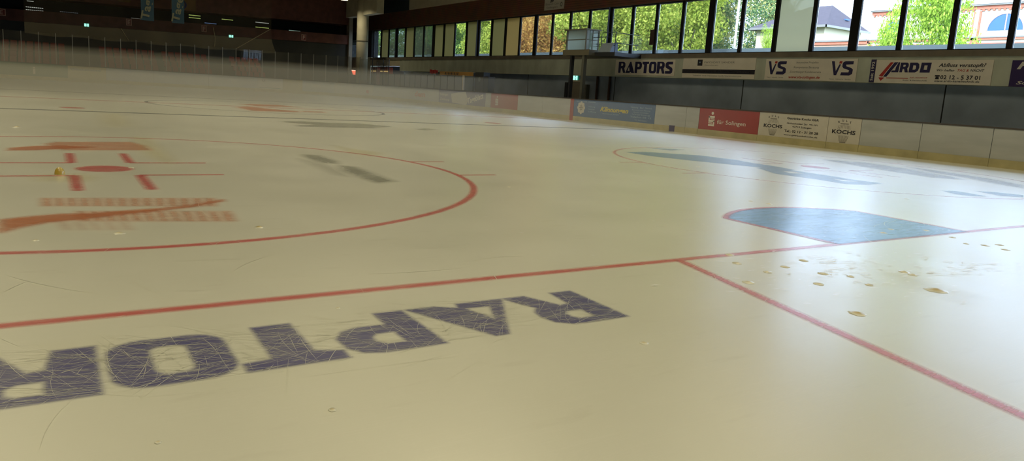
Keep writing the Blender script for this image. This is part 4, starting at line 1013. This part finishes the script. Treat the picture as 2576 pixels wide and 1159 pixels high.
# door and pipes below
e = empty('door_1', (31.5,-19.6,0)); e['kind'] = 'structure'
MB().box((32.0,-19.6,-.02),(31.02,-19.55,2.1)).build('leaf', M['door'], e)
mb = MB(); mb.box((32.1,-19.6,-.02),(32.0,-19.52,2.2)); mb.box((31.02,-19.6,-.02),(30.92,-19.52,2.2)); mb.box((32.1,-19.6,2.1),(30.92,-19.52,2.2)); mb.build('frame', M['cream'], e)
MB().box((31.12,-19.55,1.02),(31.25,-19.5,1.06)).build('handle', M['steel'], e)
tag(MB().box((32.62,-19.595,-.02),(32.35,-19.5,2.04)).build('service_duct', M['dsteel']), 'dark upright duct left of the beige door', 'duct')
e = empty('switch_cabinet', (30.5,-19.6,0), 'grey wall cabinet right of the beige door', 'cabinet')
MB().box((30.78,-19.6,-.02),(30.25,-19.35,1.95)).build('body', M['greybox'], e); MB().box((30.74,-19.35,.1),(30.3,-19.335,1.75)).build('door', M['greybox'], e)
for x, lab in ((29.45,'rusty upright pipe right of the beige door, nearer it'), (28.35,'rusty upright pipe below the booth walkway, farther right')):
    tag(MB().tube((x,-19.5,-.02),(x,-19.5,2.46),.07,12).build('upright_pipe', M['rust']), lab, 'pipe', 'rusty pipes on the lower wall')
tag(MB().box((25.12,-19.335,4.14),(24.82,-19.27,4.92)).build('notice_board', M['rust']), 'small brown board fixed to a window post', 'notice board')

# ------------------------------------------------------------------ outside
M['grass'] = mat('ground_outside', (.10, .13, .05), .9, noise=.3, nscale=.5)
struct(MB().box((-60,-260,-.6),(260,-20.7,-.35)).build('ground', M['grass']))
def leaf_mat(name, c1, c2, c3):
    m, t, N, L = nt(name)
    out = N.new('ShaderNodeOutputMaterial'); g = N.new('ShaderNodeNewGeometry'); cr = N.new('ShaderNodeValToRGB')
    L.new(g.outputs['Random Per Island'], cr.inputs[0])
    cr.color_ramp.elements[0].color = c1; cr.color_ramp.elements[1].color = c3
    e_ = cr.color_ramp.elements.new(.5); e_.color = c2
    d = N.new('ShaderNodeBsdfDiffuse'); tl = N.new('ShaderNodeBsdfTranslucent'); mx = N.new('ShaderNodeMixShader'); mx.inputs[0].default_value = .35
    L.new(cr.outputs[0], d.inputs[0]); L.new(cr.outputs[0], tl.inputs[0]); L.new(d.outputs[0], mx.inputs[1]); L.new(tl.outputs[0], mx.inputs[2])
    L.new(mx.outputs[0], out.inputs[0]); return m
LF = {'y': leaf_mat('leaves_yellow_green', (.16,.23,.03,1), (.36,.43,.06,1), (.60,.62,.13,1)),
      'g': leaf_mat('leaves_mid_green', (.07,.16,.05,1), (.17,.30,.07,1), (.34,.44,.10,1)),
      'd': leaf_mat('leaves_dark_green', (.04,.09,.04,1), (.11,.19,.07,1), (.42,.36,.12,1)),
      'o': leaf_mat('leaves_autumn_orange', (.30,.16,.06,1), (.55,.30,.08,1), (.66,.46,.12,1)),
      'b': leaf_mat('leaves_bright_green', (.11,.20,.02,1), (.25,.38,.04,1), (.42,.54,.09,1))}
M['bark'] = mat('bark', (.10, .08, .06), .9)
def crown_mesh(name, n, R, H, seed, lf=.17):
    r = np.random.default_rng(seed); V = []; F = []
    cl = [(r.normal(0, .45)*R, r.normal(0, .45)*R, H*r.uniform(.12, .95)) for _ in range(46)]
    cl = [(x, y, z, R*r.uniform(.28, .5)*(1.1-.55*abs(z/H-.45))) for x, y, z in cl]
    C = np.array(cl)
    w = C[:, 3]**2; w /= w.sum(); idx = r.choice(len(C), n, p=w)
    d = r.normal(size=(n, 3)); d /= np.linalg.norm(d, axis=1)[:, None]; rad = r.uniform(.7, 1.05, n)
    P = C[idx, :3]+d*(C[idx, 3]*rad)[:, None]*[1, 1, .85]
    a = r.normal(size=(n, 3))*.8+d; a /= np.linalg.norm(a, axis=1)[:, None]
    b = np.cross(a, r.normal(size=(n, 3))); b /= np.linalg.norm(b, axis=1)[:, None]; c = np.cross(a, b)
    s = r.uniform(.6, 1.3, n)[:, None]*lf
    Q = np.stack([P-b*s, P-c*s*.6+b*s*.1, P+b*s, P+c*s*.6+b*s*.1], 1).reshape(-1, 3)
    me = bpy.data.meshes.new(name)
    me.vertices.add(len(Q)); me.vertices.foreach_set('co', Q.ravel().astype(np.float32))
    me.loops.add(4*n); me.loops.foreach_set('vertex_index', np.arange(4*n, dtype=np.int32))
    me.polygons.add(n); me.polygons.foreach_set('loop_start', np.arange(0, 4*n, 4, dtype=np.int32))
    try: me.polygons.foreach_set('loop_total', np.full(n, 4, dtype=np.int32))
    except Exception: pass
    me.update(calc_edges=True); me.validate(); return me
CM = [crown_mesh('crown', 24000, 4.2, 14.5, s, .135) for s in (1, 2, 3)]
CS = crown_mesh('crown', 17000, 3.0, 6.5, 9, .095)
TK = {}
def tree(x, y, h, w, kind, label, ci, group='trees beyond the windows', small=False):
    e = empty('leafy_tree', (x, y, -.35), label, 'tree', group)
    key = (ci if not small else 's', kind)
    if key not in TK:
        me = (CS if small else CM[ci]).copy(); me.materials.clear(); me.materials.append(LF[kind]); TK[key] = me
    o = bpy.data.objects.new('crown', TK[key]); COL.objects.link(o); o.parent = e
    o.rotation_euler = (0, 0, random.uniform(0, 6.28)); s = h/(14.5 if not small else 6.5)
    o.scale = (w, w, s); o.location = (0, 0, .4 if not small else 2.2)
    t = MB().tube((x,y,-.35),(x,y,h*.5),.28,10,.14); 
    for q in range(5):
        a = q*1.3; t.tube((x,y,h*(.2+.06*q)),(x+1.8*math.cos(a),y+1.8*math.sin(a),h*(.35+.07*q)),.10,7,.04)
    t.build('trunk', M['bark'], e)
    return e
TR = [ # x, y, h, w, kind, label
 (158,-50,15,1.15,'y','leafy tree seen left of the round column'),
 (110,-46,14,1.05,'d','dark leafy tree seen dimly through the dusty panes'),
 (96,-46,15,1.1,'g','green leafy tree seen between two pairs of frosted panes'),
 (84,-43,15,1.0,'y','yellow-green leafy tree left of the paired frosted panes'),
 (76,-44,16,1.0,'y','yellow-green leafy tree half hidden by the orange tinted frosted pane'),
 (70.6,-41,15,.85,'o','orange autumn tree, the left one of two'),
 (64.2,-41,15,.95,'o','orange autumn tree, the right one beside the booth'),
 (60.0,-43,16,1.0,'y','yellow-green leafy tree behind the control booth'),
 (54.6,-42,16,1.0,'y','yellow-green leafy tree right of the booth'),
 (49.6,-42,16,1.0,'y','yellow-green leafy tree beside the small brown board'),
 (45.6,-43,16,.8,'y','yellow-green leafy tree above the sign with the black bar'),
 (60.5,-60,17,.9,'d','dark mixed leafy tree left of the white flagpole'),
 (71,-70,18,.85,'d','dark leafy tree behind the white flagpole'),
 (114,-118,30,1.7,'d','dark tree far behind, showing through gaps around the flagpole'),
 (125,-118,30,1.7,'d','dark tree far behind, left of the flagpole'),
 (90,-108,27,1.5,'d','dark leafy tree standing behind the slate roofed house')]
for i, (x, y, h, w, k, lab) in enumerate(TR): tree(x, y, h, w, k, lab, i % 3)
for i, (x, k) in enumerate(((165,'d'),(146,'g'),(128,'g'),(112,'d'),(98,'g'),(86,'g'),(74,'g'),(64,'d'))):
    tree(x, -62, 20, 1.5, k, 'tall back-row tree glimpsed between the front crowns, %s from the column' % ORD[i], i % 3, 'back row of trees')
tree(21.6,-40,9.6,.72,'b','bright green tree in front of the brick trimmed house', 0, small=True)
tree(24.4,-40,5.2,.42,'b','low bright green bush left of the bright green tree', 0, small=True)
tree(68.3,-82.5,11,.38,'b','bright bush at the cream wall of the slate roofed house', 0, small=True)
e = empty('flagpole', (28.75,-30,-.35), 'white flagpole outside the windows', 'pole')
MB().tube((28.75,-30,-.35),(28.75,-30,13),.085,14,.06).build('shaft', mat('pole_white', (.8,.8,.78), .4), e, smooth=True)
MB().tube((28.75,-30,-.35),(28.75,-30,-.1),.2,14).build('base', M['concrete'], e)
struct(MB().box((8,-27.3,-.35),(120,-27,4.62)).build('wall_garden', mat('garden_wall', (.30,.33,.31), .8)))

# houses
M['hwall'] = mat('house_cream', (.46,.40,.27), .8); M['hwhite'] = mat('house_white', (.52,.48,.40), .8)
M['slate'] = mat('roof_slate', (.055,.047,.055), .9, spec=.1, noise=.12, nscale=2); M['brick'] = mat('brick_trim', (.42,.12,.07), .8, noise=.15, nscale=4)
M['brickp'] = mat('brick_pale', (.52,.30,.22), .8, noise=.1, nscale=3); M['hglass'] = mat('house_glass', (.05,.11,.28), .4, spec=.1)
M['gutter'] = mat('gutter_grey', (.16,.155,.14), .6); M['roofg'] = mat('roof_grey', (.22,.23,.24), .7)
def scp(k, P): P = np.array(P, float); return CAM+(P-CAM)*k
k1 = 1.48
def h1(x, y, z): return tuple(scp(k1, (x, y, z)))
e = empty('slate_roofed_house', h1(43.6,-58,0)[:2]+(-.35,), 'cream house with dark slate hipped roof beyond the windows', 'house')
a = h1(47.8,-55,9.25); b = h1(39.9,-60.9,9.1); A0 = (a[0], a[1]); B0 = (b[0], b[1])
MB().box((a[0],a[1],-.35),(b[0],b[1],h1(0,-55,9.25)[2])).build('wall', M['hwall'], e)
ez = h1(0,-55,9.35)[2]; rz = h1(0,-58,11.65)[2]
xa, xb = a[0]+1.0, b[0]-.8; ya, yb = a[1]+.9, b[1]-.9; yc = (ya+yb)/2
mb = MB(); mb.add([(xa,ya,ez),(xb,ya,ez),(xb,yb,ez),(xa,yb,ez),(xa-6.6,yc,rz),(xb+3.0,yc,rz)], [(0,1,5,4),(1,2,5),(2,3,4,5),(3,0,4),(3,2,1,0)]); mb.build('roof', M['slate'], e)
mb = MB(); mb.box((xa+.1,ya+.1,ez-.28),(xb-.1,ya-.05,ez+.04)); mb.box((xb-.1,ya+.1,ez-.28),(xb+.05,yb-.1,ez+.04)); mb.box((xa+.1,ya+.1,ez-.28),(xa-.05,yb,ez+.04)); mb.build('gutter', M['gutter'], e)
t = .35; sx = xb+3.0*t*1.0
MB().box((xb+.9,yc-1.3,ez+1.25),(xb+1.7,yc-.5,ez+1.45)).build('skylight', M['hglass'], e)
k2 = 1.3236
def h2(x, y, z): return tuple(scp(k2, (x, y, z)))
YH = h2(0,-45,0)[1]; fx = lambda x: h2(x,-45,0)[0]; fz = lambda z: h2(0,-45,z)[2]
e = empty('brick_trimmed_house', (fx(20),YH,-.35), 'white house with orange brick bands and arched windows', 'house')
MB().box((fx(28.85),YH,-.35),(fx(16.9),YH-12,fz(8.75))).build('wall', M['hwhite'], e)
mb = MB(); mb.box((fx(28.95),YH+.12,fz(8.62)),(fx(16.9),YH,fz(8.84)))
for i in range(70):
    x = fx(28.85)-i*.42; mb.box((x,YH+.1,fz(8.5)),(x-.2,YH,fz(8.62)))
mb.box((fx(28.95),YH+.14,fz(6.62)),(fx(16.9),YH,fz(6.76))); mb.box((fx(28.9),YH+.06,fz(6.36)),(fx(16.9),YH,fz(6.44)))
mb.box((fx(21.7),YH+.14,fz(6.0)),(fx(21.25),YH,fz(8.5))); mb.build('brick_band', M['brick'], e)
mb = MB(); mb.box((fx(29.0),YH+.3,fz(8.84)),(fx(16.9),YH,fz(8.93))); mb.box((fx(29.0),YH+.2,fz(6.76)),(fx(16.9),YH,fz(6.85))); mb.build('cornice', M['gutter'], e)
mb = MB(); mb.box((fx(28.6),YH+.08,-.35),(fx(28.3),YH+.0,fz(8.6))); mb.box((fx(21.6),YH+.18,fz(6.85)),(fx(21.35),YH,fz(8.6))); mb.build('pilaster', M['hwhite'], e)
zr = fz(8.93)
mb = MB(); mb.add([(fx(29.05),YH+.35,zr),(fx(16.9),YH+.35,zr),(fx(19.5),YH-6,zr+4.6),(fx(25.2),YH-6,zr+4.6),(fx(29.05),YH-12.3,zr),(fx(16.9),YH-12.3,zr)],
                  [(0,1,2,3),(0,3,4),(3,2,5,4),(1,5,2),(0,4,5,1)]); mb.build('roof', M['roofg'], e)
def arch(xc, zb, r, nm='arched_window', full=1.0):
    n = 20; mb = MB(); c = (fx(xc), YH+.02, fz(zb)); R_ = r*k2
    vs = [(c[0]+R_*math.cos(PI*i/n), c[1], c[2]+R_*full*math.sin(PI*i/n)) for i in range(n+1)]
    mb.add(vs, [tuple(range(n+1))]); f = mb.build(nm, M['hglass'], e)
    mb = MB()
    for i in range(n):
        p0, p1 = [(math.cos(PI*j/n), math.sin(PI*j/n)*full) for j in (i, i+1)]
        mb.add([(c[0]+q*p[0], c[1]+.04, c[2]+q*p[1]) for p in (p0, p1) for q in (R_, R_*1.13)], [(0,1,3,2)])
    mb.box((c[0]-.04,c[1],c[2]),(c[0]+.04,c[1]+.05,c[2]+R_*full)); mb.build('surround', M['brickp'], f)
arch(26.95, 7.22, .95); arch(19.7, 7.22, 1.05)
arch(20.0, 5.75, .55); arch(23.0, 5.75, .55)
e = empty('low_brick_annex', (fx(31),YH,-.35), 'low brick annex left of the white house', 'house')
MB().box((fx(34.2),YH+.4,-.35),(fx(28.9),YH-6,fz(6.55))).build('wall', M['brickp'], e)
mb = MB(); mb.box((fx(34.3),YH+.55,fz(6.50)),(fx(28.9),YH+.4,fz(6.72))); mb.box((fx(34.2),YH+.48,fz(6.2)),(fx(28.9),YH+.4,fz(6.28))); mb.build('brick_band', M['brick'], e)
MB().box((fx(34.35),YH+.65,fz(6.72)),(fx(28.9),YH-6,fz(6.84))).build('roof_edge', M['gutter'], e)

# ------------------------------------------------------------------ mist over the ice
m, t, N, L = nt('mist')
out = N.new('ShaderNodeOutputMaterial'); vs_ = N.new('ShaderNodeVolumeScatter'); vs_.inputs['Color'].default_value = (.97,.91,.74,1)
vs_.inputs['Density'].default_value = FOG_D; vs_.inputs['Anisotropy'].default_value = .2; L.new(vs_.outputs[0], out.inputs['Volume'])
if FOG_D > 0:
    fo = MB().box((FOG_X,-14.96,.012),(55.9,14.8,FOG_Z)).build('mist', m)
    tag(fo, 'mist hanging before the far end boards', 'mist', kind='stuff')
    m2 = m.copy(); m2.name = 'low_mist'; [n_ for n_ in m2.node_tree.nodes if n_.type == 'VOLUME_SCATTER'][0].inputs['Density'].default_value = FOG2[0]
    fo = MB().box((FOG2[2],-14.94,.014),(55.8,14.7,FOG2[1])).build('mist', m2)
    tag(fo, 'thin low mist lying over the ice beyond the near faceoff circle', 'mist', kind='stuff')

# ------------------------------------------------------------------ light
w = bpy.data.worlds.new('sky'); S.world = w; w.use_nodes = True
bg = w.node_tree.nodes['Background']; bg.inputs[0].default_value = (.53, .72, 1.0, 1); bg.inputs[1].default_value = SKY
sun = bpy.data.lights.new('sun', 'SUN'); sun.energy = SUN; sun.angle = .009; sun.color = (1, .95, .84)
so = bpy.data.objects.new('sun', sun); COL.objects.link(so)
so.rotation_euler = Vector((.30, -.74, -.60)).to_track_quat('-Z', 'Y').to_euler()
ld = bpy.data.lights.new('hall_lamp', 'AREA'); ld.shape = 'DISK'; ld.size = 4.5; ld.energy = LAMP; ld.color = LAMPC; ld.spread = math.radians(138)
ld2 = ld.copy(); ld2.energy = LAMP2; ld2.spread = math.radians(150)
for x in (-8, 0, 9, 18, 27, 38, 50):
    for y in (-10, 0, 10):
        o = bpy.data.objects.new('hall_lamp', ld if x < 30 else ld2); COL.objects.link(o); o.location = (x, y, 9.3)
e = empty('ceiling_lamp', (58.2,-14.2,8.15), 'round ceiling lamp glowing at the top edge left of the column', 'lamp')
MB().tube((58.2,-14.2,8.12),(58.2,-14.2,8.16),.30,20).build('diffuser', emit('lamp_glow', (1,.85,.45,1), 3.0), e)
mb = MB(); mb.tube((58.2,-14.2,8.16),(58.2,-14.2,8.5),.34,20,.12); mb.tube((58.2,-14.2,8.5),(58.2,-14.2,9.6),.015,6); mb.build('shade', M['dsteel'], e)
l3 = ld2.copy(); l3.energy = 70; l3.size = .5; o = bpy.data.objects.new('hall_lamp', l3); COL.objects.link(o); o.location = (58.2,-14.2,8.1)
pl = bpy.data.lights.new('daylight_portal', 'AREA'); pl.shape = 'RECTANGLE'; pl.size = 78; pl.size_y = 2.6
try: pl.cycles.is_portal = True
except Exception: pass
po = bpy.data.objects.new('daylight_portal', pl); COL.objects.link(po); po.location = (25.5,-19.6,4.97); po.rotation_euler = (-PI/2, 0, 0)
po.rotation_euler = Vector((0,1,0)).to_track_quat('-Z', 'Z').to_euler()

# ------------------------------------------------------------------ camera
F_, PX, PY_, YAW, PIT, ROL = 1813.74356, 1283.14968, 520.38874, 0.5723, 0.15789, 0.06421
cy_, sy_, cp_, sp_ = math.cos(YAW), math.sin(YAW), math.cos(PIT), math.sin(PIT)
fw = Vector((cy_*cp_, -sy_*cp_, -sp_)); r0 = Vector((-sy_, -cy_, 0)); u0 = r0.cross(fw)
r2 = math.cos(ROL)*r0+math.sin(ROL)*u0; u2 = -math.sin(ROL)*r0+math.cos(ROL)*u0
cd = bpy.data.cameras.new('camera'); co = bpy.data.objects.new('camera', cd); COL.objects.link(co)
mt = Matrix((r2, u2, -fw)).transposed().to_4x4(); mt.translation = Vector(CAM); co.matrix_world = mt
cd.sensor_fit = 'HORIZONTAL'; cd.sensor_width = 36; cd.lens = F_/2576*36
cd.shift_x = (1288-PX)/2576; cd.shift_y = (PY_-579.5)/2576; cd.clip_start = .05; cd.clip_end = 600
S.camera = co
S.view_settings.view_transform = 'Standard'; S.view_settings.look = 'None'; S.view_settings.exposure = EXPO; S.view_settings.gamma = 1
S.view_settings.use_curve_mapping = False
c = S.cycles
c.use_denoising = True
try: c.denoiser = 'OPENIMAGEDENOISE'
except Exception: pass
c.use_adaptive_sampling = True; c.adaptive_threshold = .04; c.max_bounces = 7; c.diffuse_bounces = 3; c.glossy_bounces = 3; c.transmission_bounces = 4; c.transparent_max_bounces = 24; c.volume_bounces = 1
c.sample_clamp_indirect = 4; c.caustics_reflective = False; c.caustics_refractive = False
